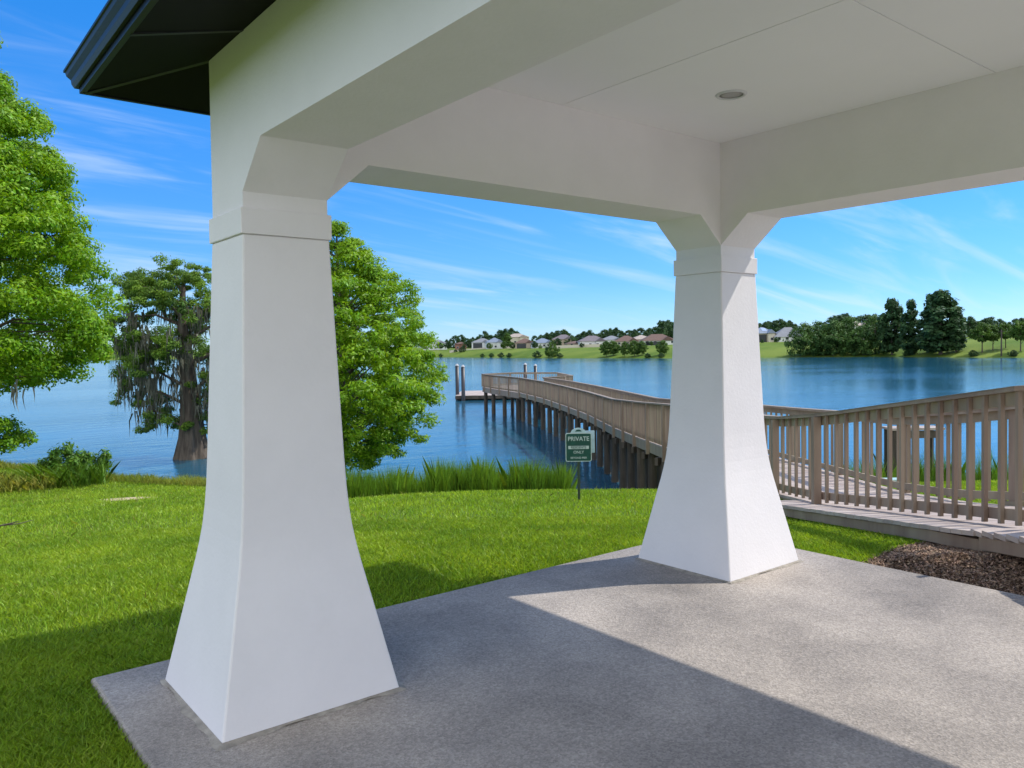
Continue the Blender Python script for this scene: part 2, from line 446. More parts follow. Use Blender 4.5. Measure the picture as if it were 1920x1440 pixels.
def height(lat, d):
    lat = np.asarray(lat, float); d = np.asarray(d, float)
    r = np.hypot(lat, d); a = np.arctan2(lat, d)
    rc = np.interp(a, ca, cr)
    rc = np.where(np.abs(a) > 1.59, 1e6, rc)
    z = lawn_z(np.minimum(r, rc))
    t = np.maximum(r - rc, 0)
    z = z - BANK * np.where(t < 0.8, t * t / 1.6, t - 0.4)
    z = np.maximum(z, -6.0)
    # ground banked up to the boardwalk
    nd, nl, nz_ = near[:, 1], near[:, 0], near[:, 2]
    dz = np.interp(d, nd, nz_) - RH - .17
    le = np.interp(d, [0, 5.75, 9.4, 11, 40], [3.9, 3.85, 3.66, 3.70, 3.76]) - .60
    q = np.maximum(le - lat, lat - (le + 2.65)); q = np.maximum(q, 0)
    f = np.clip(1 - q / 1.1, 0, 1); f = f*f*(3-2*f)
    f = f * np.clip((11.5 - d) / 2.5, 0, 1) * np.clip((d - 2.0) / 1.5, 0, 1)
    xw = EYE[0] + Rh[0]*lat + Fh[0]*d
    lim = -.055 + .3*np.maximum(xw - 4.14, 0)
    z = np.minimum(z*(1-f) + dz*f, np.where(f > 0, lim, 9))
    rf = np.interp(a, fa, fr)
    q = r - rf
    zf = np.where(q < 0, ZW + q * 0.3, ZW + (far_plateau(a) - ZW) * (1 - (1 - np.clip(q / 62, 0, 1)) ** 1.6) + np.clip(q - 62, 0, 500) * 0.008)
    inlake = np.abs(a) < 1.59
    z = np.where(inlake & (zf > z) & (r > rc + 5), zf, z)
    return z
def gz(lat, d): return float(height(lat, d))
angs = np.concatenate([np.linspace(-math.pi, -0.78, 40, endpoint=False), np.linspace(-0.78, 0.78, 300, endpoint=False), np.linspace(0.78, math.pi, 40, endpoint=False)])
rings = np.concatenate([np.linspace(0.3, 36, 200), np.geomspace(37, 200, 30), np.linspace(206, 900, 170), np.geomspace(930, 5000, 20)])
A, Rr = np.meshgrid(angs, rings)
LAT, DD = Rr * np.sin(A), Rr * np.cos(A)
Z = height(LAT, DD)
X = EYE[0] + Rh[0]*LAT + Fh[0]*DD; Y = EYE[1] + Rh[1]*LAT + Fh[1]*DD
na, nr = len(angs), len(rings)
V = np.stack([X, Y, Z], -1).reshape(-1, 3)
i, j = np.meshgrid(np.arange(nr-1), np.arange(na), indexing='ij'); j2 = (j+1) % na
Fq = np.stack([i*na+j, i*na+j2, (i+1)*na+j2, (i+1)*na+j], -1).reshape(-1, 4)
me = bpy.data.meshes.new('ground')
cen = len(V); V = np.vstack([V, [[EYE[0], EYE[1], -0.05]]])
me.from_pydata(V.tolist(), [], Fq[:, ::-1].tolist() + [(int(k), int((k+1) % na), cen)[::-1] for k in range(na)])
me.polygons.foreach_set('use_smooth', [True]*len(me.polygons)); me.update()
bmg = bmesh.new(); bmg.from_mesh(me); bmesh.ops.recalc_face_normals(bmg, faces=bmg.faces); bmg.to_mesh(me); bmg.free()
me.materials.append(TURF)
g = bpy.data.objects.new('ground', me); COL.objects.link(g)
tag(g, 'green sloping ground running from the lawn to the lake bed and the far shore', kind='structure')
w = MB()
ringp = [(EYE[0] + 2600*math.cos(t), EYE[1] + 2600*math.sin(t), ZW) for t in np.linspace(0, 2*math.pi, 96, endpoint=False)]
w.v = ringp; w.f = [tuple(range(96))]
tag(w.build('water', WATER), 'blue rippled lake water around the pier', kind='structure')

# ------------------------------------------------------------------ slab
SL, SR, SF, SB = -0.69, 4.14, 0.70, -5.0
s = MB()
b = 0.012
rx = lambda o, z: [(SL+o, SB+o, z), (SR-o, SB+o, z), (SR-o, SF-o, z), (SL+o, SF-o, z)]
s.loft([rx(0, -0.14), rx(0, -0.02), rx(0.004, -0.007), rx(0.014, 0.0)])
tag(s.build('patio_slab', CONC), 'grey exposed aggregate concrete slab under the pavilion', kind='structure')

# pale paving added out of view, bounces sunlight up under the roof
s = MB(); s.prism([(-9, -19), (16, -19), (16, -3.3), (SR+.006, -3.3), (SR+.006, SB-.006), (-9, SB-.006)], 2, -.16, -.006)
tag(s.build('bounce_paving', mat('bounce_concrete', (.56, .53, .49), rough=.85, var=.15, vscale=2)), 'added pale paving out of view behind the pavilion, bouncing light up to its ceiling', kind='structure')

# ------------------------------------------------------------------ pavilion
L_, D_ = 3.3924, 3.92
w_, z3b, z4, z5, c_ = 0.2002, 2.3095, 2.5038, 3.0218, 0.2233
pav = empty('pavilion', (0, 0, 0), 'open white stucco pavilion with flared columns and a dark bronze eave', 'pavilion')
prof = [(0.0005, .418), (0.3, .3575), (0.62, .293), (0.70, .2785), (0.78, .2665), (0.87, .257), (0.97, .2495), (1.1, .2435), (2.124, .206)]
def sq(cx, cy, h, z): return [(cx-h, cy-h, z), (cx+h, cy-h, z), (cx+h, cy+h, z), (cx-h, cy+h, z)]
for n_, (cx_, cy_) in enumerate([(0, 0), (L_, 0), (L_, -D_), (0, -D_)]):
    m_ = MB().loft([sq(cx_, cy_, h, z) for z, h in prof])
    col = m_.build('column', STUCCO, pav, bevel=0.009)
    sk_ = []; ns = 120
    rj = np.random.default_rng(60+n_); w1 = rj.uniform(0, 6.28, 6)
    for o_, z_ in ((.0, .0105), (.012, .007), (1.0, .0008)):
        rg = []
        for k in range(ns):
            t_ = k/ns*4; sd2 = int(t_); f_ = t_-sd2
            wob = .022 + .009*math.sin(t_*5+w1[0]) + .008*math.sin(t_*13+w1[1]) + .006*math.sin(t_*29+w1[2])
            h_ = .4165 + (o_ if o_ < 1 else wob)
            c4 = [(-1, -1), (1, -1), (1, 1), (-1, 1)]; (ax, ay), (bx, by) = c4[sd2], c4[(sd2+1) % 4]
            rg.append((cx_+h_*(ax+(bx-ax)*f_), cy_+h_*(ay+(by-ay)*f_), z_))
        sk_.append(rg)
    MB().loft(sk_, cap=False).build('mortar_skirt', MORTAR, col)
    MB().loft([sq(cx_, cy_, .215, 2.124), sq(cx_, cy_, .215, 2.2397)]).build('column_band', STUCCO, col, bevel=0.004)
    MB().loft([sq(cx_, cy_, w_, 2.2397), sq(cx_, cy_, w_, 3.05)]).build('column_neck', STUCCO, col)
prX = [(w_, z3b), (w_+c_, z4), (L_-w_-c_, z4), (L_-w_, z3b), (L_-w_, 3.05), (w_, 3.05)]
prY = [(-w_, z3b), (-w_-c_, z4), (-D_+w_+c_, z4), (-D_+w_, z3b), (-D_+w_, 3.05), (-w_, 3.05)]
for cy_ in (0, -D_): MB().prism(prX, 1, cy_-w_, cy_+w_).build('beam', STUCCO, pav)
for cx_ in (0, L_): MB().prism(prY, 0, cx_-w_, cx_+w_).build('beam', STUCCO, pav)
ce = MB(); gp = 0.0025
for x0, x1 in ((w_+.001, L_/2-gp), (L_/2+gp, L_-w_-.001)):
    for y0, y1 in ((-D_+w_+.001, -D_/2-gp), (-D_/2+gp, -w_-.001)):
        ce.box(x0, x1, y0, y1, z5, z5+0.012)
ce.build('ceiling', SMOOTHW, pav, bevel=0.001)
MB().box(w_+.002, L_-w_-.002, -D_+w_+.002, -w_-.002, z5+0.0125, z5+0.022).build('ceiling_backing', mat('seam_grey', (.32, .32, .31), rough=.9), pav)
E_ = 0.67
def rect(o, z): return [(-o, -D_-o, z), (L_+o, -D_-o, z), (L_+o, o, z), (-o, o, z)]
MB().loft([rect(E_-.02, 2.872), rect(w_-.03, 2.997)], cap=False).build('soffit', SOFFIT, pav)
rf = MB()
top = [(L_/2-.2, -D_/2-.3, 3.62), (L_/2+.2, -D_/2-.3, 3.62), (L_/2+.2, -D_/2+.3, 3.62), (L_/2-.2, -D_/2+.3, 3.62)]
rf.loft([rect(E_+.03, 2.975), rect(E_+.03, 3.0), top], cap=False)
rf.f.append(tuple(len(rf.v)-4+k for k in range(4)))
rf.build('roof', SHINGLE, pav)
# fascia ring and gutter
fa_ = MB()
def ringbox(mb, o0, o1, z0, z1):
    mb.box(-o1, L_+o1, o0, o1, z0, z1); mb.box(-o1, L_+o1, -D_-o1, -D_-o0, z0, z1)
    mb.box(-o1, -o0, -D_-o0, o0, z0, z1); mb.box(L_+o0, L_+o1, -D_-o0, o0, z0, z1)
ringbox(fa_, E_-.025, E_, 2.868, 2.974)
fa_.build('fascia', DARK, pav, bevel=0.002)
gu = MB()
gu.loft([rect(E_+.002, 2.895), rect(E_+.018, 2.895), rect(E_+.028, 2.915), rect(E_+.030, 2.935), rect(E_+.046, 2.955), rect(E_+.050, 2.972), rect(E_+.057, 2.974), rect(E_+.057, 2.985), rect(E_+.046, 2.985), rect(E_+.040, 2.965), rect(E_+.002, 2.905)], cap=False)
gu.build('gutter', DARK, pav)
for (xa, ya, xb, yb) in ((-E_+.02, E_-.02, -w_, w_), (-E_+.02, -.25, -w_, -.25), (-E_+.02, -1.6, -w_, -1.6), (.55, E_-.02, .55, w_), (2.0, E_-.02, 2.0, w_)):
    MB().bar((xa, ya, 2.868), (xb, yb, 2.990), .024, .008).build('soffit_trim', TRIM, pav)
cl = empty('ceiling_light', (2.347, -0.908, z5), 'round recessed downlight in the white pavilion ceiling', 'ceiling light')
def ring_mesh(ro, ri, z0, z1, n=40):
    m = MB(); pr = [(ri, z1), (ri, z0+.002), (ri+.004, z0), (ro-.006, z0), (ro, z1)]
    rings_ = [[(2.347 + r*math.cos(2*math.pi*k/n), -.908 + r*math.sin(2*math.pi*k/n), z) for k in range(n)] for r, z in pr]
    return m.loft(rings_, cap=False)
ring_mesh(.088, .066, z5-.008, z5-.0005).build('trim_ring', mat('light_trim', (.6, .6, .58), rough=.4), cl, smooth=True)
ln = MB(); ln.loft([[(2.347 + r*math.cos(2*math.pi*k/32), -.908 + r*math.sin(2*math.pi*k/32), z) for k in range(32)] for r, z in ((.067, z5-.0015), (.04, z5-.004), (.01, z5-.0045))])
ln.build('lens', mat('dim_lens', (.36, .34, .32), rough=.3), cl, smooth=True)

# ------------------------------------------------------------------ pier
pier = empty('wooden_pier', tuple(P(3.8, 9, -.3)), 'long brown wooden fishing pier with railings reaching out over the lake', 'pier')
def arc(path):
    dd = np.hypot(np.diff(path[:, 0]), np.diff(path[:, 1])); return np.concatenate([[0], np.cumsum(dd)])
def samp(path, s):
    c = arc(path); return np.array([np.interp(s, c, path[:, k]) for k in range(3)])
def dirat(path, s):
    a = samp(path, max(s-.15, 0)); b_ = samp(path, min(s+.15, arc(path)[-1])); v = b_-a; v = v/np.hypot(v[0], v[1]); return v
def W3(q, dz=0): p = P(q[0], q[1], q[2]+dz); return Vector(p)
def oriented(mb, q, dv, half_along, half_across, z0, z1, shift=0.0):
    """vertical box centred at path point, shift across (positive = right of travel)"""
    n = np.array([dv[1], -dv[0]])
    def pt(a, c, z): return tuple(P(q[0] + dv[0]*a + n[0]*(c+shift), q[1] + dv[1]*a + n[1]*(c+shift), z))
    ha, hc = half_along, half_across
    sl = dv[2]
    mb.hexa([pt(-ha, -hc, z0-sl*ha), pt(ha, -hc, z0+sl*ha), pt(ha, hc, z0+sl*ha), pt(-ha, hc, z0-sl*ha)],
            [pt(-ha, -hc, z1-sl*ha), pt(ha, -hc, z1+sl*ha), pt(ha, hc, z1+sl*ha), pt(-ha, hc, z1-sl*ha)])
nbal = 0
def strip(mb, path, s0, s1, half, top, bot, shift, step=0.6):
    """board following the path; top/bot are offsets from rail-top height"""
    ss = np.linspace(s0, s1, max(2, int((s1-s0)/step)+1)); rings_ = []
    for s_ in ss:
        q = samp(path, s_); dv = dirat(path, s_); n = np.array([dv[1], -dv[0]])
        f = lambda c, z: tuple(P(q[0]+n[0]*c, q[1]+n[1]*c, q[2]+z))
        rings_.append([f(shift-half, bot), f(shift+half, bot), f(shift+half, top), f(shift-half, top)])
    mb.loft(rings_)
def railing(path, outer, parent, single_from=0, single_n=0, drop_from=9.3, posts=1.83, first=0.3, post_d=None):
    """outer = -1: outside of the rail lies left of travel"""
    global nbal
    T = arc(path)[-1]
    m = MB()
    strip(m, path, 0, T, .075, 0.0, -.032, 0)                 # cap
    strip(m, path, 0, T, .018, -.033, -.135, -outer*0.004)     # upper board
    strip(m, path, 0, T, .018, -.93, -1.02, -outer*0.004)      # lower board
    rail = m.build('railing', WOOD, parent)
    capm = MB(); strip(capm, path, 0, T, .080, .006, .0005, 0); capm.build('cap_board', WOODCAP, rail)
    # balusters
    rest = MB(); k = 0; s_ = 0.07
    while s_ < T-0.02:
        q = samp(path, s_); dv = dirat(path, s_)
        j_ = (math.sin(s_*97)+math.sin(s_*31))*.002
        if single_n and s_ >= single_from and k < single_n:
            o = MB(); oriented(o, q, dv, .017, .017, q[2]-1.045+j_, q[2]-.033, outer*.0345); o.build('baluster', WOOD, rail); k += 1
        else:
            oriented(rest, q, dv, .017, .017, q[2]-1.045+j_, q[2]-.033, outer*.0345)
        s_ += .198 + .018*min(max(q[1]-6.5, 0), 7) if q[1] < 17 else .17
    if rest.v: tag(rest.build('baluster_run', WOOD, rail), kind='stuff')
    cum = []; s_ = first
    while s_ < T: cum.append(s_); s_ += posts
    if post_d is not None: cum = [float(np.interp(x_, path[:, 1], arc(path))) for x_ in post_d]
    for s_ in cum:
        q = samp(path, s_); dv = dirat(path, s_)
        o = MB(); low = -1.09 if q[1] < drop_from else -1.42
        oriented(o, q, dv, .045, .045, q[2]+low, q[2]-.034, outer*.02 if q[1] < drop_from else outer*.062)
        if q[1] < drop_from: oriented(o, q, dv, .10, .085, q[2]-1.095, q[2]-1.035, outer*.02)
        o.build('post', WOOD, rail)
    return rail
c_near = arc(near)
railing(near, -1, pier, single_from=4.6, single_n=62, post_d=[4.4, 5.5, 9.4, 11.0, 12.9, 14.9, 17.1, 19.4] + list(np.arange(21.8, 56, 2.45)) + [56.1])
railing(far_, 1, pier, single_from=5.0, single_n=40, post_d=[6.4, 8.6, 10.9, 13.2, 15.5, 17.8, 20.1] + list(np.arange(22.5, 56, 2.45)) + [56.1])
# deck: boards laid across, one mesh
def deck_boards():
    m = MB(); y_ = 5.76
    nd, nl, nz2 = near[:, 1], near[:, 0], near[:, 2]; fd_, fl_ = far_[3:, 1], far_[3:, 0]
    while y_ < 56.1:
        pts = []
        j_ = math.sin(y_*57)*.0015
        for yy in (y_, y_+.134):
            z_ = float(np.interp(yy, nd, nz2)) - RH
            l0 = float(np.interp(yy, nd, nl)) - (.50 if y_ < 9.9 else .02)
            l1 = float(np.interp(yy, fd_, fl_)) + (.10 if yy > 7.7 else 1.1)
            pts.append((P(l0, yy, z_-.035+j_), P(l1, yy, z_-.035+j_)))
        lo = [pts[0][0], pts[0][1], pts[1][1], pts[1][0]]
        m.hexa(lo, [p + np.array([0, 0, .035]) for p in lo]); y_ += .14
    return m
deck = deck_boards().build('deck', DECKW, pier)
m = MB(); y_ = 4.0
while y_ < 5.74:
    zl_ = float(np.interp(y_, [4.0, 5.75], [.468, .220])) - .003
    lo = [P(3.36, y_, zl_-.035), P(6.6, y_, zl_-.035), P(6.6, y_+.134, zl_-.035), P(3.36, y_+.134, zl_-.035)]
    m.hexa(lo, [p + np.array([0, 0, .035]) for p in lo]); y_ += .14
m.build('landing', DECKW, pier)
MB().bar(tuple(P(3.41, 4.0, .385)), tuple(P(3.41, 5.74, .138)), .06, .09).build('landing_edge', WOOD, pier)
st = MB()
T = arc(near)[-1]
strip(st, near, c_near[2]+.02, c_near[3], .03, -RH-.037, -RH-.13, -.45)
strip(st, near, c_near[3]+.25, T, .025, -RH-.037, -RH-.30, .01)
strip(st, far_, 0, arc(far_)[-1], .025, -RH-.037, -RH-.30, 0)
st.build('stringer', WOOD, pier)
# piles with cap beams
s_ = c_near[4] + 1.0
while s_ < T:
    a0 = samp(near, s_); b0 = samp(far_, s_/T*arc(far_)[-1])
    cb_ = MB(); p0, p1 = P(a0[0]-.15, a0[1], a0[2]-RH-.40), P(b0[0]+.15, b0[1], b0[2]-RH-.40)
    cb_.bar(tuple(p0), tuple(p1), .10, .19); cb_.build('cap_beam', PILE, pier)
    for q in (a0 + np.array([.12, 0, 0]), (a0+b0)/2, b0 - np.array([.12, 0, 0])):
        pz = q[2]-RH-.31; gzz = gz(q[0], q[1])-.4
        if s_ > 36 and abs(q[0]-(a0+b0)[0]/2) < .01: continue
        mm = MB(); jx, jy = random.uniform(-.04, .04), random.uniform(-.04, .04)
        pts = [tuple(P(q[0]+jx*t_, q[1]+jy*t_, gzz + (pz-gzz)*(1-t_))) for t_ in (1, .5, 0)]
        mm.tube(pts, [.16, .15, .135], 12); mm.build('pile', PILE, pier, smooth=False)
    s_ += 2.0
# end platform
plat = [(.53, 56.2), (-1.6, 62.5), (-2.5, 66), (0, 68.8), (3.8, 67.5), (4.5, 59.0), (2.21, 56.2)]
pz = -.43-RH
dk = MB()
lo = [P(x_, y_, pz-.036) for x_, y_ in plat]; hi = [P(x_, y_, pz-.002) for x_, y_ in plat]
n0 = len(plat)
dk.loft([lo, hi]); dk.build('platform_deck', DECKW, pier)
fs = MB()
ppath = np.array([(x_, y_, -.43) for x_, y_ in plat])
strip(fs, ppath, 0, arc(ppath)[-1], .03, -RH-.038, -RH-.42, 0, step=.5)
fs.build('platform_fascia', WOOD, pier)
railing(ppath, -1, pier, first=.05, posts=2.3)
for (x_, y_) in [(.4, 57.2), (-.6, 60.2), (-1.5, 62.8), (-2.2, 65.8), (0, 68.3), (1.9, 67.8), (3.7, 67), (4.2, 61), (3.4, 58), (.6, 62), (1.8, 60), (2.2, 64)]:
    MB().tube([tuple(P(x_, y_, -5.6)), tuple(P(x_, y_, pz-.3))], [.17, .15], 12).build('pile', PILE, pier)
# floating dock and its guide pilings
dc = empty('floating_dock', tuple(P(-2, 84, -3.1)), 'low pale floating dock on the water beyond the left end of the pier', 'dock')
d1 = MB()
for k in range(66):
    y0 = 79.6 + k*.14
    lo = [P(-5.7, y0, -3.04), P(3.6, y0, -3.04), P(3.6, y0+.134, -3.04), P(-5.7, y0+.134, -3.04)]
    d1.hexa(lo, [p+np.array([0, 0, .04]) for p in lo])
d1.build('dock_deck', DECKW, dc)
d2 = MB()
for a_, b_ in (((-5.7, 79.6), (3.6, 79.6)), ((3.6, 79.6), (3.6, 88.8)), ((3.6, 88.8), (-5.7, 88.8)), ((-5.7, 88.8), (-5.7, 79.6))):
    d2.bar(tuple(P(*a_, -3.2)), tuple(P(*b_, -3.2)), .08, .30)
d2.build('dock_frame', PILE, dc)
for k in range(5):
    y0 = 80.6+k*1.9
    MB().tube([tuple(P(-5.6, y0, -3.42)), tuple(P(3.5, y0, -3.42))], [.24, .24], 10).build('pontoon', BLACKP, dc)
for n_, (u, vt, d, lb) in enumerate([(857, 686, 81.5, 'leftmost dark mooring piling at the floating dock'), (868, 688, 79.2, 'second dark mooring piling from the left, at the near corner of the dock'),
                                     (985, 684, 90.5, 'dark mooring piling rising behind the pier platform, the left of the pair'), (1004, 686, 90.5, 'dark mooring piling rising behind the pier platform, the right of the pair')]):
    x_ = lat_of(u, d); zt = z_of(u, vt, d)
    e_ = empty('mooring_piling', tuple(P(x_, d, ZW)), lb, 'piling', 'guide pilings of the floating dock')
    MB().tube([tuple(P(x_, d, -7)), tuple(P(x_, d, zt))], [.20, .19], 14).build('pole', BLACKP, e_, smooth=True)
    MB().tube([tuple(P(x_, d, zt+.003)), tuple(P(x_, d, zt+.10)), tuple(P(x_, d, zt+.22))], [.21, .17, .03], 14).build('cap', WHITEP, e_)

# ------------------------------------------------------------------ sign
def text_mesh(txt, size, loc, rot, matl, parent, name='lettering', xs=1.0):
    cu = bpy.data.curves.new('t', 'FONT'); cu.body = txt; cu.size = size; cu.align_x = 'CENTER'; cu.align_y = 'CENTER'; cu.extrude = 0.0008; cu.offset = size*0.012
    o = bpy.data.objects.new('t', cu); COL.objects.link(o)
    bpy.context.view_layer.update()
    me = bpy.data.meshes.new_from_object(o.evaluated_get(bpy.context.evaluated_depsgraph_get()))
    bpy.data.objects.remove(o)
    me.materials.append(matl)
    q = bpy.data.objects.new(name, me); COL.objects.link(q)
    q.location = loc; q.rotation_euler = rot; q.scale = (xs, 1, 1)
    attach(q, parent); return q
SGREEN = mat('sign_green', (0.005, 0.07, 0.05), rough=0.4, var=.3, vscale=20)
SWHITE = mat('sign_white', (0.48, 0.57, 0.54), rough=0.5, var=.2, vscale=40)
SPALE = mat('sign_pale_back', (0.42, 0.56, 0.60), rough=0.5, var=.15, vscale=20)
SPOST = mat('sign_post_green', (0.03, 0.05, 0.025), rough=0.5)
sgd = 10.1
slat = lat_of(1083, sgd); sgz = gz(slat, sgd)
sg = empty('private_sign', tuple(P(slat, sgd, sgz)), 'small green sign with white border and lettering on a thin post by the pier', 'sign')
fdir = Vector((-Fh[0], -Fh[1], 0)); rdir = Vector((Rh[0], Rh[1], 0))
ztop, zbot = z_of(1083, 812, sgd), z_of(1083, 866, sgd)
zc = (ztop+zbot)/2; hw = 24.5*sgd/FPX; hh = (ztop-zbot)/2
def sp3(x_, y_, z_): # local sign frame: x right, y towards viewer
    p = P(slat, sgd, zc+z_); return (p[0]+rdir.x*x_+fdir.x*y_, p[1]+rdir.y*x_+fdir.y*y_, p[2])
def rounded(hw, hh, r, n=6):
    pts = []
    for (cx_, cz_, a0) in ((hw-r, -hh+r, -90), (hw-r, hh-r, 0), (-hw+r, hh-r, 90), (-hw+r, -hh+r, 180)):
        for k in range(n+1):
            t_ = rad(a0 + 90*k/n); pts.append((cx_+r*math.cos(t_), cz_+r*math.sin(t_)))
    return pts
def plate(name, hw, hh, r, y0, y1, m, parent, dx=0, dz=0):
    pts = rounded(hw, hh, r)
    return MB().loft([[sp3(x_+dx, y0, z_+dz) for x_, z_ in pts], [sp3(x_+dx, y1, z_+dz) for x_, z_ in pts]]).build(name, m, parent)
MB().bar(sp3(0, -.03, -zc+sgz-.2), sp3(0, -.03, hh+.0), .045, .03, up=tuple(rdir)).build('post', SPOST, sg)
pb = plate('panel', hw, hh, .025, 0, .006, SWHITE, sg)
plate('panel_face', hw-.010, hh-.010, .018, .0062, .008, SGREEN, pb)
cap = [( -hw*.62, hh), (-hw*.5, hh+.035), (-hw*.25, hh+.06), (0, hh+.066), (hw*.25, hh+.06), (hw*.5, hh+.035), (hw*.62, hh)]
MB().loft([[sp3(x_, y_, z_) for x_, z_ in cap] for y_ in (-.002, .005)]).build('crest_plate', SPALE, sg)
MB().loft([[sp3(x_*.4, y_, (z_-hh)*.4+hh+.018) for x_, z_ in cap] for y_ in (.006, .008)]).build('crest_mark', SGREEN, sg)
plate('rear_panel', hw*.8, hh*.78, .01, -.06, -.052, SPALE, sg, dx=hw*.48, dz=hh*.34)
plate('white_bar', hw-.035, .020, .003, .0083, .0095, SWHITE, pb, dz=-.002)
rot = (rad(90), 0, math.atan2(rdir.y, rdir.x))
text_mesh('PRIVATE', .078, sp3(0, .0092, hh*.58), rot, SWHITE, pb, xs=.94)
text_mesh('RESIDENTS', .040, sp3(0, .0105, -.002), rot, SGREEN, pb, xs=1.0)
text_mesh('ONLY', .05, sp3(0, .0092, -hh*.35), rot, SWHITE, pb)
text_mesh('BEYOND PIER', .034, sp3(0, .0092, -hh*.74), rot, SWHITE, pb)

# ------------------------------------------------------------------ foliage
def rand_unit(n):
    v = rng.normal(size=(n, 3)); return v/np.linalg.norm(v, axis=1)[:, None]
def leaves(cent, nrm_bias, L, Wd, droop=0.0, jit=0.5):
    """kite-shaped leaves around centres; nrm_bias (n,3) prefers a normal"""
    n = len(cent)
    nn = nrm_bias + rand_unit(n)*jit; nn /= np.linalg.norm(nn, axis=1)[:, None]
    t = rand_unit(n); t[:, 2] -= droop
    t = t - nn*np.sum(t*nn, 1)[:, None]; t /= np.linalg.norm(t, axis=1)[:, None]+1e-9
    s_ = np.cross(nn, t)
    l = L*rng.uniform(.6, 1.3, n)[:, None]; w__ = Wd*rng.uniform(.7, 1.3, n)[:, None]
    return np.stack([cent - t*l*.5, cent + s_*w__*.5 + t*l*.05, cent + t*l*.5, cent - s_*w__*.5 + t*l*.05], 1)
def clump_leaves(cc, cr_, per, L, Wd, flat=0.7, droop=0.4, shell=0.55):
    """cc (m,3) clump centres, cr_ (m,) radii"""
    m = len(cc); idx = np.repeat(np.arange(m), per)
    u = rand_unit(len(idx)); rr = rng.uniform(shell, 1.0, len(idx))**0.7
    lump = 1 + .25*np.sin(u[:, 0]*5+idx) * np.cos(u[:, 1]*4+idx*2)
    off_ = u*(rr*lump*cr_[idx])[:, None]; off_[:, 2] *= flat
    c = cc[idx] + off_
    nb = u.copy(); nb[:, 2] += .5
    return leaves(c, nb, L, Wd, droop, .7)
def crown_profile(base, prof, n, rc, seed, squash=1.0, gap=0.25, inner=0.45, amin=0, amax=2*math.pi, lobe=1.0):
    """clump centres filling a surface-of-revolution; prof = [(z, radius)]"""
    r2 = np.random.default_rng(seed); out = []; rad_ = []
    zs = [p[0] for p in prof]; rs = [p[1] for p in prof]
    ph = r2.uniform(0, 6.28, 8)
    while len(out) < n:
        z = r2.uniform(zs[0], zs[-1]); R = float(np.interp(z, zs, rs))
        if r2.uniform(0, max(rs)) > R: continue
        a = r2.uniform(amin, amax)
        lob = 1 + lobe*(.13*math.sin(3*a+ph[0]+z*.9) + .10*math.sin(5*a+ph[1]-z*1.7) + .07*math.sin(9*a+ph[2]+z*3))
        r = R*lob*(1 - (1-inner)*r2.uniform(0, 1)**2.2)
        r = max(0, r - rc*.5)
        if math.sin(a*4+z*2.3+ph[3])*math.sin(z*3.1+a*2+ph[4]) > 1-gap*1.6: continue
        out.append((base[0]+r*math.cos(a), base[1]+r*math.sin(a)*squash, base[2]+z)); rad_.append(rc*r2.uniform(.65, 1.25))
    return np.array(out), np.array(rad_)
def branches(mb, trunk_pts, targets, r0, rr):
    for t_ in targets:
        k = rr.integers(1, len(trunk_pts)-1) if len(trunk_pts) > 2 else 0
        zt = [p[2] for p in trunk_pts]
        zz_ = max(zt[0] + .15*(zt[-1]-zt[0]), min(t_[2] - rr.uniform(.3, 1.2), zt[-1]))
        p0 = Vector([float(np.interp(zz_, zt, [p[c] for p in trunk_pts])) for c in range(3)])
        p1 = Vector(t_); mid = p0.lerp(p1, .5) + Vector((rr.normal()*.12, rr.normal()*.12, .12*(p1-p0).length))
        r_ = r0*rr.uniform(.6, 1.1)
        mb.tube([p0, p0.lerp(mid, .6), mid, p1], [r_, r_*.75, r_*.5, r_*.15], 6, cap=False)

# big bright tree at the left edge
tb = P(lat_of(-105, 14), 14, 0); tb[2] = gz(lat_of(-105, 14), 14)
t1 = empty('maple_tree', tuple(tb), 'big bright green leafy tree cut off by the left edge of the photo', 'tree')
prof1 = [(1.0-tb[2], 1.6), (1.5-tb[2], 2.5), (2.2-tb[2], 2.70), (3.3-tb[2], 2.65), (4.3-tb[2], 2.35), (5.5-tb[2], 1.95), (6.5-tb[2], 1.35), (7.6-tb[2], .6)]
c1_, r1_ = crown_profile(tb, prof1, 780, .33, 3, gap=.06, lobe=.5)
lowc = np.array([P(lat_of(-60+random.uniform(-60, 55), 14), 14+random.uniform(-.8, .8), random.uniform(-.15, .45)) for _ in range(26)])
c1_ = np.vstack([c1_, lowc]); r1_ = np.concatenate([r1_, np.full(26, .26)])
V1 = clump_leaves(c1_, r1_, 340, .078, .038, flat=.62, droop=.6, shell=.35)
quads('crown', V1, LEAF1, t1)
tk = MB(); tp = [(tb[0], tb[1], tb[2]-.1), (tb[0]+.05, tb[1], tb[2]+2), (tb[0], tb[1]+.1, tb[2]+4.5), (tb[0], tb[1], tb[2]+7.4)]
tk.tube(tp, [.2, .15, .1, .03], 10)
branches(tk, tp, c1_[::9], .045, np.random.default_rng(1)); tk.build('trunk', BARK, t1, smooth=True)
def moss_strands(pts, n, lmin, lmax, wd, name, parent):
    out = []
    for p in pts:
        for _ in range(n):
            q = np.array(p) + rng.normal(size=3)*np.array([.10, .10, .06]); l = rng.uniform(lmin, lmax)
            a = rng.uniform(0, math.pi); s_ = np.array([math.cos(a), math.sin(a), 0])*wd*rng.uniform(.5, 1.3)
            k = 3; prev = q
            for j_ in range(k):
                nx = prev + np.array([rng.normal()*.05*l, rng.normal()*.05*l, -l/k]); w0 = 1-j_/k; w1 = 1-(j_+1)/k+.05
                out.append([prev-s_*w0, prev+s_*w0, nx+s_*w1, nx-s_*w1]); prev = nx
    return quads(name, np.array(out), MOSS, parent)
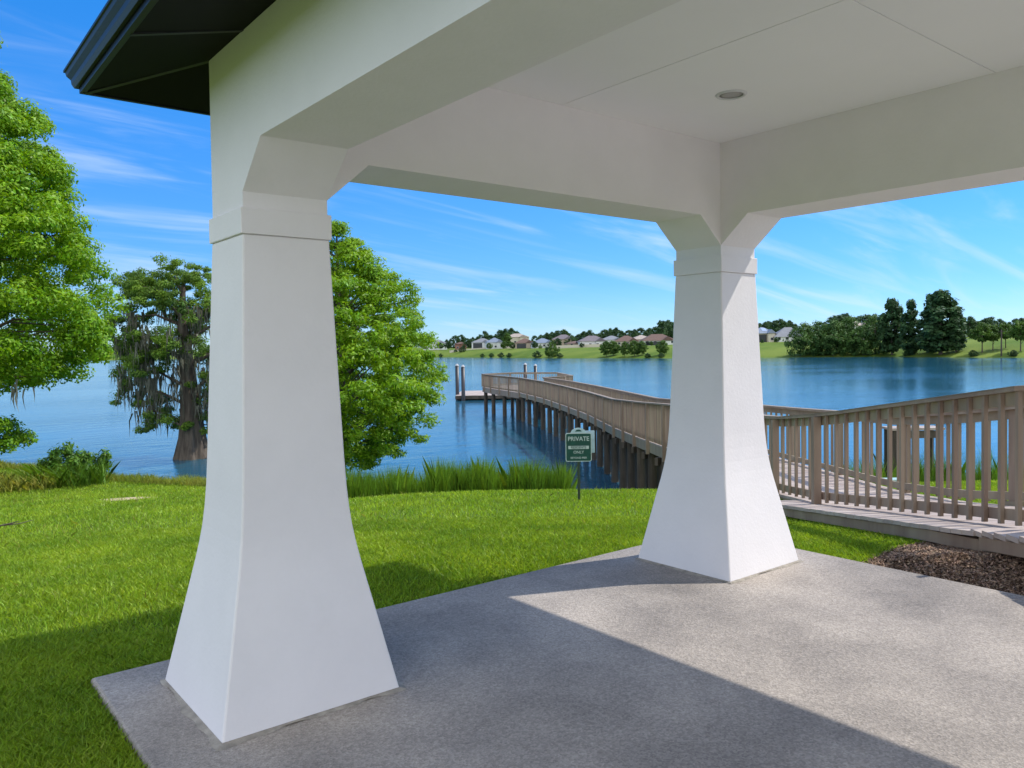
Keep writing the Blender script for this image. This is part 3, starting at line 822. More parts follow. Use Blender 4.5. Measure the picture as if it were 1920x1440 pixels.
moss_strands([P(lat_of(34, 13.2), 13.2, z_of(34, 722, 13.2)), P(lat_of(39, 13.2), 13.2, z_of(39, 726, 13.2))], 7, .2, .42, .016, 'hanging_moss', t1)['kind'] = 'stuff'

# lime tree behind the near column
d3 = 26.0
tb = P(lat_of(636, d3), d3, 0); tb[2] = gz(lat_of(636, d3), d3)
t3 = empty('willow_tree', tuple(tb), 'lime green feathery tree on the bank right behind the near white column', 'tree')
pz3 = lambda v: z_of(636, v, d3) - tb[2]
prof3 = [(pz3(868), 1.3), (pz3(830), 2.5), (pz3(770), 3.35), (pz3(720), 3.5), (pz3(660), 3.15), (pz3(600), 2.85), (pz3(540), 2.2), (pz3(480), 1.15), (pz3(425), .35)]
c3_, r3_ = crown_profile(tb, prof3, 900, .38, 8, gap=.06, lobe=.7)
V3 = clump_leaves(c3_, r3_, 150, .15, .05, flat=.55, droop=.5, shell=.3)
quads('crown', V3, LEAF3, t3)
tk = MB(); tp = [(tb[0], tb[1], tb[2]-.3), (tb[0], tb[1]+.05, tb[2]+2), (tb[0]+.1, tb[1], tb[2]+5), (tb[0], tb[1], tb[2]+pz3(415))]
tk.tube(tp, [.2, .17, .1, .02], 10); branches(tk, tp, c3_[::7], .05, np.random.default_rng(2)); tk.build('trunk', BARK, t3, smooth=True)

# bald cypress standing in the water
d2_ = 38.7
tb = P(lat_of(356, d2_), d2_, ZW)
t2 = empty('cypress_tree', tuple(tb), 'bald cypress hung with grey moss standing in the water left of the near column', 'tree')
def zc2(v): return z_of(356, v, d2_)
rings_ = []
for v, r_, du in ((905, 1.0, 0), (866, .84, 0), (850, .73, 0), (820, .57, 1), (780, .45, 0), (720, .38, -3), (660, .30, -8), (600, .20, -12), (550, .13, -10), (512, .05, -6)):
    z = zc2(v); lx = lat_of(356+du, d2_); rg = []
    for k in range(36):
        a = 2*math.pi*k/36; fl = 1 + (.13 if v > 760 else .05)*math.sin(9*a + .4*math.sin(3*a)) + .05*math.sin(4*a+1)
        p = P(lx + r_*fl*math.cos(a), d2_ + r_*fl*math.sin(a), z); rg.append(tuple(p))
    rings_.append(rg)
tk = MB().loft(rings_)
r2 = np.random.default_rng(5)
boughs = []
for (u, v, dd) in [(250, 545, 0), (260, 530, 1), (290, 540, -1), (330, 510, .5), (370, 520, 0), (300, 580, 1.5), (245, 640, -.5), (238, 700, .5), (262, 655, 1), (290, 690, -1), (250, 735, .7), (300, 640, -1.5), (340, 610, 1.2), (385, 580, -.8), (420, 560, 0), (450, 600, 1), (470, 650, 0), (440, 700, -1), (400, 660, 1.5), (395, 740, 0), (275, 770, .3), (310, 790, -.5), (325, 560, -1.6), (365, 640, -1.4), (410, 800, .4), (240, 595, .3)]:
    boughs.append(P(lat_of(u, d2_), d2_+dd, z_of(u, v, d2_)))
tpp = [tuple(P(lat_of(356+du, d2_), d2_, zc2(v))) for v, du in ((860, 0), (780, 0), (660, -8), (550, -10), (512, -6))]
branches(tk, tpp, boughs, .10, r2)
tk.build('trunk', BARK, t2, smooth=True)
cc = []; mo = []; dark = []
for bq in boughs:
    vpx = 664 - (bq[2]-1.6)*FPX/d2_
    for _ in range(17 if vpx < 690 else 12):
        cc.append(bq + np.clip(r2.normal(size=3), -1.5, 1.5)*np.array([.66, .66, .36]))
    for _ in range(0 if vpx < 575 else 18):
        q = bq + r2.normal(size=3)*np.array([.55, .55, .3]); mo.append(q)
cc = np.array(cc)
V2 = clump_leaves(cc, r2.uniform(.24, .48, len(cc)), 170, .16, .055, flat=.6, droop=.3, shell=.3)
quads('crown', V2, LEAF2, t2)
mo += [P(lat_of(u, d2_), d2_+r2.uniform(-1.2, 1.2), z_of(u, v, d2_)) for u in range(262, 400, 5) for v in (690+r2.uniform(-20, 20), 730+r2.uniform(-20, 20), 770+r2.uniform(-15, 20))]
moss_strands([m_ for m_ in mo if m_[2] > ZW+2.2], 5, .4, 1.35, .045, 'hanging_moss', t2)

# grass, reeds, shrubs
def blades(pos, H, Wd, lean, mat_, name, label, cat, tip=0.35, thing=False):
    n = len(pos); a = rng.uniform(0, 2*math.pi, n); la = rng.uniform(0, 2*math.pi, n)
    h = H*rng.uniform(.55, 1.25, n); le = lean*rng.uniform(.1, 1.5, n)*h
    s_ = np.stack([np.cos(a), np.sin(a), 0*a], 1)*(Wd*rng.uniform(.7, 1.3, n))[:, None]*.5
    ld = np.stack([np.cos(la), np.sin(la), 0*la], 1)*le[:, None]
    up = np.zeros((n, 3)); up[:, 2] = h
    Vb = np.stack([pos - s_*.6, pos + s_*.6, pos + up*.62 + ld*.4 + s_*.8, pos + up + ld, pos + up*.62 + ld*.4 - s_*.8], 1)
    o = quads(name, Vb, mat_, nv=5)
    tag(o, label, None if not thing else cat, kind=None if thing else 'stuff'); return o
def scatter(n, umin, umax, dmin, dmax, power=1.0):
    u = rng.uniform(umin, umax, n); d = dmin + (dmax-dmin)*rng.uniform(0, 1, n)**power
    return (u-960)/FPX*d, d
def w2(lat, d, z): 
    return np.stack([EYE[0]+Rh[0]*lat+Fh[0]*d, EYE[1]+Rh[1]*lat+Fh[1]*d, z], 1)
def off_slab(Xw, Yw, m=0.02):
    return ~((Xw > SL-m) & (Xw < SR+m) & (Yw < SF+m) & (Yw > SB))
# mulch bed outline, in world coordinates beside the slab
mpx = [(1645, 1058, 0), (1685, 1038, .03), (1745, 1020, .05), (1800, 1000, .07), (1990, 1052, .08), (2200, 1130, .05), (2300, 1230, 0), (2080, 1150, 0), (1930, 1115, 0)]
def unp(u, v, z):
    du = (u-960)/FPX; dv = -(v-720-SY)/FPX
    x_ = du*math.cos(ROLL)+dv*math.sin(ROLL); y_ = -du*math.sin(ROLL)+dv*math.cos(ROLL)
    r_ = Rh*x_+U2*y_+F2; return EYE + r_*(z-EYE[2])/r_[2]
mul = [unp(u, v, -.05) for u, v, _ in mpx]
mul = [(SR+.005 if k in (0, 6, 7, 8) else p[0], p[1]) for k, p in enumerate(mul)]
def inside(px, py, poly):
    c = np.zeros(len(px), bool); n = len(poly)
    for i_ in range(n):
        x1, y1 = poly[i_]; x2, y2 = poly[(i_+1) % n]
        cond = ((y1 > py) != (y2 > py)) & (px < (x2-x1)*(py-y1)/(y2-y1+1e-12)+x1)
        c ^= cond
    return c
def to_ld(x_, y_):
    dx, dy = x_-EYE[0], y_-EYE[1]
    return dx*Rh[0]+dy*Rh[1], dx*Fh[0]+dy*Fh[1]
ms = MB()
rr_ = []
cxm, cym = np.mean([p[0] for p in mul]), np.mean([p[1] for p in mul])
dense = []
for i_ in range(len(mul)):
    a_, b_ = mul[i_], mul[(i_+1) % len(mul)]
    for t_ in np.linspace(0, 1, 12, endpoint=False): dense.append((a_[0]*(1-t_)+b_[0]*t_, a_[1]*(1-t_)+b_[1]*t_))
for k_ in (1.0, .97, .7, .4, .1):
    ring_ = []
    for (x_, y_) in dense:
        X_ = cxm+(x_-cxm)*k_; Y_ = cym+(y_-cym)*k_; la_, dd_ = to_ld(X_, Y_)
        ring_.append((X_, Y_, float(height(la_, dd_)) + (-.01 if k_ == 1.0 else .008)))
    rr_.append(ring_)
ms.loft(rr_); tag(ms.build('mulch_bed', MULCH, smooth=True), 'dark brown mulch bed between the slab and the boardwalk', kind='structure')
# chips
n = 34000
bx0, bx1 = min(p[0] for p in mul)-.3, max(p[0] for p in mul); by0, by1 = min(p[1] for p in mul), max(p[1] for p in mul)+.3
qx, qy = rng.uniform(bx0, bx1, n*2), rng.uniform(by0, by1, n*2)
grow = [(cxm+(x_-cxm)*1.04, cym+(y_-cym)*1.04) for x_, y_ in mul]
k_ = inside(qx, qy, grow) & off_slab(qx, qy, -.01); qx, qy = qx[k_], qy[k_]
la_, dd_ = to_ld(qx, qy); qz = height(la_, dd_) + .011 + rng.uniform(0, .014, len(qx))
pos = np.stack([qx, qy, qz], 1)
nb = np.zeros_like(pos); nb[:, 2] = 1.2
tag(quads('mulch_chips', leaves(pos, nb, .034, .010, 0, .9), CHIP), 'loose brown bark chips strewn over the mulch bed', kind='stuff')

# lawn
def lawn(n, dmin, dmax, H, Wd, umin=-80, umax=2000, power=1.0):
    la_, dd_ = scatter(n, umin, umax, dmin, dmax, power)
    z = height(la_, dd_); p = w2(la_, dd_, z)
    rc = np.interp(np.arctan2(la_, dd_), ca, cr)
    r = np.hypot(la_, dd_)
    k = off_slab(p[:, 0], p[:, 1], .006) & ~inside(p[:, 0], p[:, 1], mul) & (r < rc + 1.0)
    k &= ~((la_ > 3.45) & (la_ < 5.55))
    k &= ~((p[:, 0] > SL) & (p[:, 0] < SR) & (p[:, 1] < SB+6 - 1.05))
    # sandy bare spot
    sl_, sd_ = lat_of(232, 12.3), 12.3
    k &= ~((((la_-sl_)/.5)**2 + ((dd_-sd_)/.4)**2 < 1.0*rng.uniform(0, 1, len(la_))))
    return p[k], la_[k], dd_[k]
pp = []
p, a_, b_ = lawn(190000, 1.6, 4.6, 0, 0, umin=-150, umax=1000, power=.8)
blades(p, .043, .005, .9, GRASS, 'lawn_grass', 'short bright green lawn grass around the concrete slab', 'grass')
p, a_, b_ = lawn(270000, 4.6, 8.5, 0, 0, power=.8)
blades(p, .043, .007, .8, GRASS, 'lawn_grass', 'short bright green lawn grass around the concrete slab', 'grass')
p, a_, b_ = lawn(220000, 8.5, 18, 0, 0, power=.8)
blades(p, .043, .011, .7, GRASS, 'lawn_grass', 'short bright green lawn grass around the concrete slab', 'grass')
p, a_, b_ = lawn(9000, 2.0, 15, 0, 0, power=.8)
kk = (np.sin(p[:, 0]*1.7+1)*np.sin(p[:, 1]*1.3) + rng.uniform(-.6, .6, len(p))) > .35
blades(p[kk], .075, .009, .9, REEDY, 'pale_grass', 'sparse pale longer grass blades among the green lawn', 'grass')
# sandy bare spot on the lawn rim
sx, sd_ = lat_of(232, 12.3), 12.3
sm = MB(); sr_ = []
for k_ in (1.0, .9, .5, .1):
    sr_.append([tuple(P(sx+.40*k_*math.cos(t_)*(1+.3*math.sin(3*t_)+.15*math.sin(7*t_)), sd_+.3*k_*math.sin(t_), gz(sx+.40*k_*math.cos(t_), sd_+.4*k_*math.sin(t_)) + (.002 if k_ == 1 else .012))) for t_ in np.linspace(0, 2*math.pi, 28, endpoint=False)])
sm.loft(sr_); tag(sm.build('bare_sand', SAND, smooth=True), 'pale sandy bare spot at the rim of the lawn', kind='structure')
# reeds along the bank
def reeds(n, umin, umax, t0, t1, H, Wd, lean, m, name, label):
    u = rng.uniform(umin, umax, n); a = np.arctan2(u-960, FPX); rc = np.interp(a, ca, cr); r = rc + rng.uniform(t0, t1, n)
    la_, dd_ = r*np.sin(a), r*np.cos(a); z = height(la_, dd_)
    k = ~((la_ > 3.4) & (la_ < 5.6)) & (z > ZW-.5)
    clump = .9 + .12*np.sin(la_*2.1+1)*np.sin(la_*.9) + .10*np.sin(la_*6)
    p = w2(la_, dd_, z-.03)[k]
    n_ = len(p); aa = rng.uniform(0, 2*math.pi, n_); lb = rng.uniform(0, 2*math.pi, n_)
    h = H*rng.uniform(.5, 1.2, n_)*clump[k]; le = lean*rng.uniform(.1, 1.4, n_)*h
    s_ = np.stack([np.cos(aa), np.sin(aa), 0*aa], 1)*Wd*.5; ld = np.stack([np.cos(lb), np.sin(lb), 0*lb], 1)*le[:, None]
    up = np.zeros((n_, 3)); up[:, 2] = h
    Vb = np.stack([p-s_, p+s_, p+up*.6+ld*.3+s_*.7, p+up+ld, p+up*.6+ld*.3-s_*.7], 1)
    return tag(quads(name, Vb, m, nv=5), label, kind='stuff')
reeds(60000, 560, 1062, 8.4, 12.4, 1.40, .017, .24, REED, 'reeds', 'dense tall green reeds along the water in front of the pier')
reeds(2500, 1075, 1260, 9, 12.4, .8, .022, .4, REED, 'bank_weeds', 'low weeds on the dark bank under the pier')
reeds(9000, -120, 400, -.1, 1.0, .20, .012, .5, REEDY, 'shore_grass', 'ragged yellow green grass along the rim of the left lawn')
reeds(1800, 180, 420, 8.5, 12.4, 1.15, .025, .35, REEDY, 'sparse_reeds', 'sparse dry reeds at the water left of the near column')
reeds(22000, 1560, 2150, 5.0, 9.5, 1.2, .012, .3, REED, 'far_side_reeds', 'green reeds by the water beyond the boardwalk')
# shrub on the left shore
def shrub(name, u, d, wd, ht, label, group=None, n=60, m=LEAFB, big=.09):
    lx = lat_of(u, d); z0 = gz(lx, d)
    e_ = empty(name, tuple(P(lx, d, z0)), label, 'shrub', group)
    r_ = np.random.default_rng(int(u)+3)
    pts = []; sk = MB()
    for _ in range(n):
        a = r_.uniform(0, 6.28); q = r_.uniform(0, 1)**.6; h = ht*(1-.45*q*q)*r_.uniform(.45, 1.1)
        p_ = P(lx+wd*.5*q*math.cos(a), d+wd*.4*q*math.sin(a), z0+h); pts.append(p_)
        sk.tube([tuple(P(lx+wd*.12*q*math.cos(a), d+wd*.1*q*math.sin(a), z0-.03)), tuple((np.array(P(lx+wd*.3*q*math.cos(a), d+wd*.25*q*math.sin(a), z0+h*.6)))), tuple(p_)], [.006, .005, .002], 4, cap=False)
    sk.build('stems', BARK, e_)
    pts = np.array(pts); VL = clump_leaves(pts, r_.uniform(.08, .17, len(pts))*max(1, ht), 55, big, big*.38, flat=1.0, droop=-.5, shell=.1)
    quads('foliage', VL, m, e_); return e_
shrub('shrub', 125, 15.2, 1.15, .62, 'bushy green shrub at the rim of the left lawn', n=75)
shrub('shrub', 186, 15.4, .28, .55, 'thin upright weed just right of the bushy shrub', n=9)
def skirt(u, d, wd, n, H, m, name, label):
    a = rng.uniform(0, 6.28, n); q = wd*rng.uniform(0, 1, n)**.5
    la_ = lat_of(u, d) + q*np.cos(a); dd_ = d + q*.6*np.sin(a)
    blades(w2(la_, dd_, height(la_, dd_)), H, .016, .9, m, name, label, 'grass')
skirt(120, 14.9, .75, 900, .42, REED, 'tall_grass', 'long green grass blades around the bushy shrub on the left lawn')
skirt(20, 14.6, 1.0, 900, .26, REEDY, 'dry_grass', 'brownish dry grass at the rim of the lawn by the left edge')
# fallen branch
fb = MB()
bl = 9.3
q = [(-60, 925), (-10, 922), (12, 914), (25, 907)]
fb.tube([tuple(P(lat_of(u, bl), bl, gz(lat_of(u, bl), bl)+.03+.02*k)) for k, (u, v) in enumerate(q)], [.014, .012, .009, .004], 6)
fb.tube([tuple(P(lat_of(-5, bl), bl, gz(lat_of(0, bl), bl)+.05)), tuple(P(lat_of(14, bl), bl+.15, gz(lat_of(0, bl), bl)+.04)), tuple(P(lat_of(24, bl), bl+.3, gz(lat_of(0, bl), bl)+.05))], [.008, .006, .003], 5)
tag(fb.build('fallen_branch', BARK, smooth=True), 'thin dark fallen branch lying on the lawn at the left edge', 'branch')
# small deck stand beyond the boardwalk
fd = 17.5
e_ = empty('wooden_bench', tuple(P(lat_of(1710, fd), fd, gz(lat_of(1710, fd), fd))), 'dark wooden bench-like frame by the water seen through the boardwalk railing', 'bench')
zt = z_of(1710, 803, fd); x0, x1 = lat_of(1667, fd), lat_of(1757, fd)
t_ = MB(); t_.bar(tuple(P(x0-.05, fd, zt)), tuple(P(x1+.05, fd, zt)), .5, .05); t_.build('seat', DECKW, e_)
t_ = MB(); t_.bar(tuple(P(x0, fd-.2, zt-.12)), tuple(P(x1, fd-.2, zt-.12)), .05, .16); t_.build('apron', PILE, e_)
for xx in (x0+.04, x1-.04):
    MB().bar(tuple(P(xx, fd-.18, zt-.03)), tuple(P(xx, fd-.18, gz(xx, fd)-.2)), .09, .09, up=(1, 0, 0)).build('leg', PILE, e_)
    MB().bar(tuple(P(xx, fd+.18, zt-.03)), tuple(P(xx, fd+.18, gz(xx, fd)-.2)), .09, .09, up=(1, 0, 0)).build('leg', PILE, e_)
# green utility box
ud = 13.2; ux = lat_of(1600, ud) + 1.05
ub = empty('utility_box', tuple(P(ux, ud+.8, gz(ux, ud+.8))), 'small pale green utility box in the grass behind the boardwalk', 'utility box')
z0 = gz(ux, ud+.8)
def ubx(mb, s0, s1, h0, h1): mb.hexa([P(ux+a*s0, ud+.8+b_*s0*.7, z0+h0) for a, b_ in ((-1, -1), (1, -1), (1, 1), (-1, 1))], [P(ux+a*s1, ud+.8+b_*s1*.7, z0+h1) for a, b_ in ((-1, -1), (1, -1), (1, 1), (-1, 1))])
t_ = MB(); ubx(t_, .16, .15, -.05, .22); t_.build('body', mat('utility_green', (.05, .16, .09), rough=.5), ub)
t_ = MB(); ubx(t_, .175, .165, .222, .25); t_.build('lid', mat('utility_lid', (.35, .5, .45), rough=.5), ub)

# ------------------------------------------------------------------ far shore
def far_tree_mesh(kind, seed):
    r_ = np.random.default_rng(seed)
    if kind == 'tall': prof = [(.06, .12), (.2, .22), (.4, .23), (.6, .20), (.8, .14), (.95, .06), (1.0, .02)]; n, rc, per = 120, .075, 55
    elif kind == 'round': prof = [(.16, .22), (.3, .40), (.5, .46), (.7, .42), (.88, .26), (1.0, .08)]; n, rc, per = 120, .10, 55
    elif kind == 'wide': prof = [(.05, .40), (.3, .60), (.55, .60), (.8, .42), (1.0, .12)]; n, rc, per = 130, .12, 55
    else: prof = [(.42, .20), (.55, .36), (.7, .42), (.85, .34), (1.0, .12)]; n, rc, per = 90, .09, 55
    c_2, r_2 = crown_profile((0, 0, 0), prof, n, rc, seed, gap=.3, inner=.35)
    return clump_leaves(c_2, r_2, per, .050, .040, flat=.75, droop=.1, shell=.25)
protos = {}
def far_tree(kind, mt, lb, group, u, vtop, vbase, d, name, wscale=1.0, seed=0):
    lx = lat_of(u, d); zt = z_of(u, vtop, d); zb = gz(lx, d) if vbase is None else max(z_of(u, vbase, d), gz(lx, d)-.2)
    h = max(zt-zb, 2.0)
    key = (kind, mt.name, seed % 2)
    if key not in protos:
        root = empty(name, (0, 0, 0), lb, 'tree', group)
        quads('crown', far_tree_mesh(kind, 40+seed+len(kind)), mt, root)
        tkk = MB(); tkk.tube([(0, 0, -.03), (.004, 0, .4), (0, .005, .8)], [.022, .015, .005], 7)
        for k in range(5):
            a = k*1.256; tkk.tube([(0, 0, .25+.07*k), (.12*math.cos(a), .12*math.sin(a), .42+.08*k)], [.009, .003], 5, cap=False)
        tkk.build('trunk', BARK, root)
        protos[key] = root
        root.location = tuple(P(lx, d, zb)); root.scale = (h*wscale, h*wscale, h); root.rotation_euler = (0, 0, seed*1.3)
        return root
    root = dup(protos[key], tuple(P(lx, d, zb)), (h*wscale, h*wscale, h), seed*1.3+u, lb, group)
    root.name = name; return root
def shore_d(u): return float(np.interp(math.atan2(u-960, FPX), fa, fr))*math.cos(math.atan2(u-960, FPX))
# background tree line
sd_ = 0
gl = 'tree line behind the far houses'
seg = ['left of the bushy cypress', 'above the leftmost far house', 'above the reddish hut', 'above the white porch house', 'above the two storey cream house', 'right of the two storey house', 'above the blue grey roof', 'behind the grey brown roof', 'left of the purple grey gable', 'above the purple gabled roof', 'above the pale beige roof', 'left of the far column', 'just right of the far column', 'forming a dome above the solar panel house', 'right of the solar panel house', 'over the left of the right hand wood', 'over the peeking house', 'beside the leftmost tall pine', 'right of the tallest pine', 'above the bare trunk trees', 'near the utility pole', 'at the right edge']
si = -1
for (u0, u1, vt, stp) in [(205, 235, 652, 12), (790, 850, 636, 14), (850, 905, 631, 14), (905, 935, 624, 14), (935, 975, 619, 13), (1000, 1035, 628, 15), (1022, 1060, 620, 13), (1060, 1085, 626, 13), (1092, 1130, 622, 14), (1130, 1215, 618, 14), (1215, 1235, 613, 14), (1238, 1290, 604, 15),
                          (1422, 1440, 607, 14), (1436, 1470, 599, 14), (1466, 1500, 605, 14), (1560, 1600, 592, 13), (1600, 1640, 593, 14), (1640, 1660, 592, 14), (1805, 1835, 597, 12), (1838, 1862, 597, 11), (1870, 1890, 602, 11), (1900, 1960, 597, 14)]:
    u = u0+4; si += 1; oi = 0
    while u < u1:
        d = shore_d(u) + (190 if u < 1300 else 150) + (sd_*37 % 60)
        far_tree('wide' if sd_ % 3 else 'round', LEAFD, ('leftmost', 'second', 'third', 'fourth', 'fifth', 'sixth', 'seventh', 'eighth', 'ninth', 'tenth')[oi] + ' dark tree in the distant tree line ' + seg[si], gl, u, vt + (sd_*7 % 9)-3, None, d, 'background_tree', seed=sd_)
        u += stp*.8; sd_ += 1; oi += 1
# shore trees, one by one
for (k, u, vt, vb, dd, mt, ws, lb) in [
    ('wide', 1036, 639, 671, 4, LEAFM, .75, 'pale green drooping tree alone at the far waterline'),
    ('round', 1137, 640, 671, 5, LEAFM, 1.0, 'leafy green tree, leftmost of the waterside clump right of the pier head'),
    ('round', 1151, 639, 671, 9, LEAFM, 1.0, 'leafy green tree, second from left in the waterside clump'),
    ('round', 1172, 641, 672, 5, LEAFM, .8, 'small leafy tree, third in the waterside clump'),
    ('round', 1190, 638, 671, 6, LEAFM, 1.0, 'leafy green tree, fourth in the waterside clump'),
    ('round', 1204, 640, 671, 9, LEAFM, .9, 'leafy green tree, rightmost of the waterside clump'),
    ('round', 1243, 638, 668, 10, LEAFM, 1.0, 'round green tree just left of the far white column'),
    ('round', 841, 640, 655, 60, LEAFD, 1.1, 'dark round tree in front of the leftmost far house'),
    ('round', 880, 636, 652, 66, LEAFD, 1.2, 'dark tree between the reddish hut and the grey roofed far house'),
    ('round', 945, 640, 655, 60, LEAFM, 1.1, 'green tree in front of the two storey far house'),
    ('tall', 952, 624, 650, 80, LEAFM, 1.6, 'tall pale tree left of the two storey far house'),
    ('round', 1003, 640, 656, 60, LEAFD, 1.2, 'dark tree right of the brown roofed far house'),
    ('round', 1091, 643, 655, 60, LEAFD, 1.1, 'small dark reddish tree in front of the purple grey roof'),
    ('wide', 1508, 607, 668, 3, LEAFG, .95, 'dark green waterside tree, leftmost of the right hand wood'),
    ('wide', 1538, 604, 668, 8, LEAFG, .9, 'dark green waterside tree, second in the right hand wood'),
    ('wide', 1562, 602, 668, 3, LEAFG, .85, 'dark green waterside tree, third in the right hand wood'),
    ('wide', 1590, 596, 668, 8, LEAFG, .8, 'tall rounded green tree, fourth in the right hand wood'),
    ('wide', 1618, 612, 668, 3, LEAFG, .85, 'lower green tree, fifth in the right hand wood'),
    ('wide', 1642, 594, 668, 7, LEAFG, .8, 'dark green tree left of the tall pines'),
    ('tall', 1673, 560, 668, 4, LEAFD, 1.0, 'tall dark pine, leftmost of the three tall pines'),
    ('tall', 1709, 566, 668, 4, LEAFD, .95, 'tall dark pine, middle of the three tall pines'),
    ('tall', 1764, 545, 668, 5, LEAFD, 1.45, 'tallest and broadest dark pine on the far shore'),
    ('tall', 1745, 556, 668, 9, LEAFD, .9, 'slim pine merging into the left of the tallest pine'),
    ('tall', 1793, 575, 668, 9, LEAFD, .9, 'shorter pine leaning on the right of the tallest pine'),
    ('umb', 1842, 607, 663, 8, LEAFM, 1.0, 'light green tree with bare trunk right of the pines'),
    ('umb', 1862, 610, 662, 12, LEAFM, .95, 'light green tree with bare trunk, second right of the pines'),
    ('umb', 1886, 606, 660, 16, LEAFM, .95, 'light green tree with bare trunk behind the utility pole'),
    ('umb', 1914, 604, 662, 10, LEAFM, 1.0, 'light green tree at the right edge of the photo'),
    ('round', 826, 642, 655, 62, LEAFM, 1.2, 'small green tree beside the leftmost far house'),
    ('wide', 870, 646, 657, 55, LEAFD, .8, 'low dark tree right of the reddish hut'),
    ('round', 918, 643, 656, 60, LEAFM, 1.1, 'small green tree between the two white left houses'),
    ('round', 962, 642, 656, 58, LEAFG, 1.2, 'rounded tree in front of the cream two storey house'),
    ('wide', 1014, 646, 657, 56, LEAFM, .8, 'low green tree before the blue grey roofed house'),
    ('round', 1046, 634, 655, 75, LEAFD, 1.1, 'dark tree between the blue grey and grey brown roofs'),
    ('round', 1072, 632, 655, 80, LEAFD, 1.3, 'dark tree left of the purple grey gable'),
    ('wide', 1128, 645, 656, 58, LEAFM, .8, 'low green tree at the right end of the purple grey house'),
    ('round', 1163, 633, 655, 80, LEAFD, 1.2, 'dark tree between the light grey and brown roofs'),
    ('round', 1222, 640, 657, 60, LEAFG, 1.1, 'green tree in front of the long white house'),
    ('round', 1456, 632, 648, 50, LEAFG, 1.0, 'small green tree between the solar panel house and the white house'),
    ('wide', 1430, 640, 652, 50, LEAFD, .6, 'small bush by the dark porch of the solar panel house'),
]:
    sd_ += 1
    d = shore_d(u) + dd
    far_tree(k, mt, lb, 'trees on the far shore', u, vt, vb, d, {'tall': 'pine_tree', 'umb': 'bare_trunk_tree'}.get(k, 'shore_tree'), ws, sd_)
# low bushes on the far bank
bl_ = ['at the left end', 'below the reddish hut', 'right of the reddish hut', 'below the porch house', 'left of the mooring pilings', 'at the waterline left of centre', 'below the two storey house', 'above the pier head', 'right of the pale drooping tree', 'between the waterside trees', 'below the long white house', 'inside the right hand wood', 'below the middle pine', 'left of the tallest pine', 'right of the pines', 'near the utility pole']
for k, (u, v) in enumerate([(827, 669), (855, 661), (867, 657), (905, 669), (922, 668), (940, 667), (955, 668), (1007, 664), (1050, 668), (1215, 669), (1240, 669), (1600, 662), (1700, 664), (1735, 660), (1825, 664), (1900, 664)]):
    d = shore_d(u) + (2 if v > 663 else 30)
    lx = lat_of(u, d)
    far_tree('wide', LEAFD, 'low dark bush on the grassy far bank ' + bl_[k], 'low bushes on the far bank', u, v-6, None, d, 'bank_bush', 1.3, 90+k)

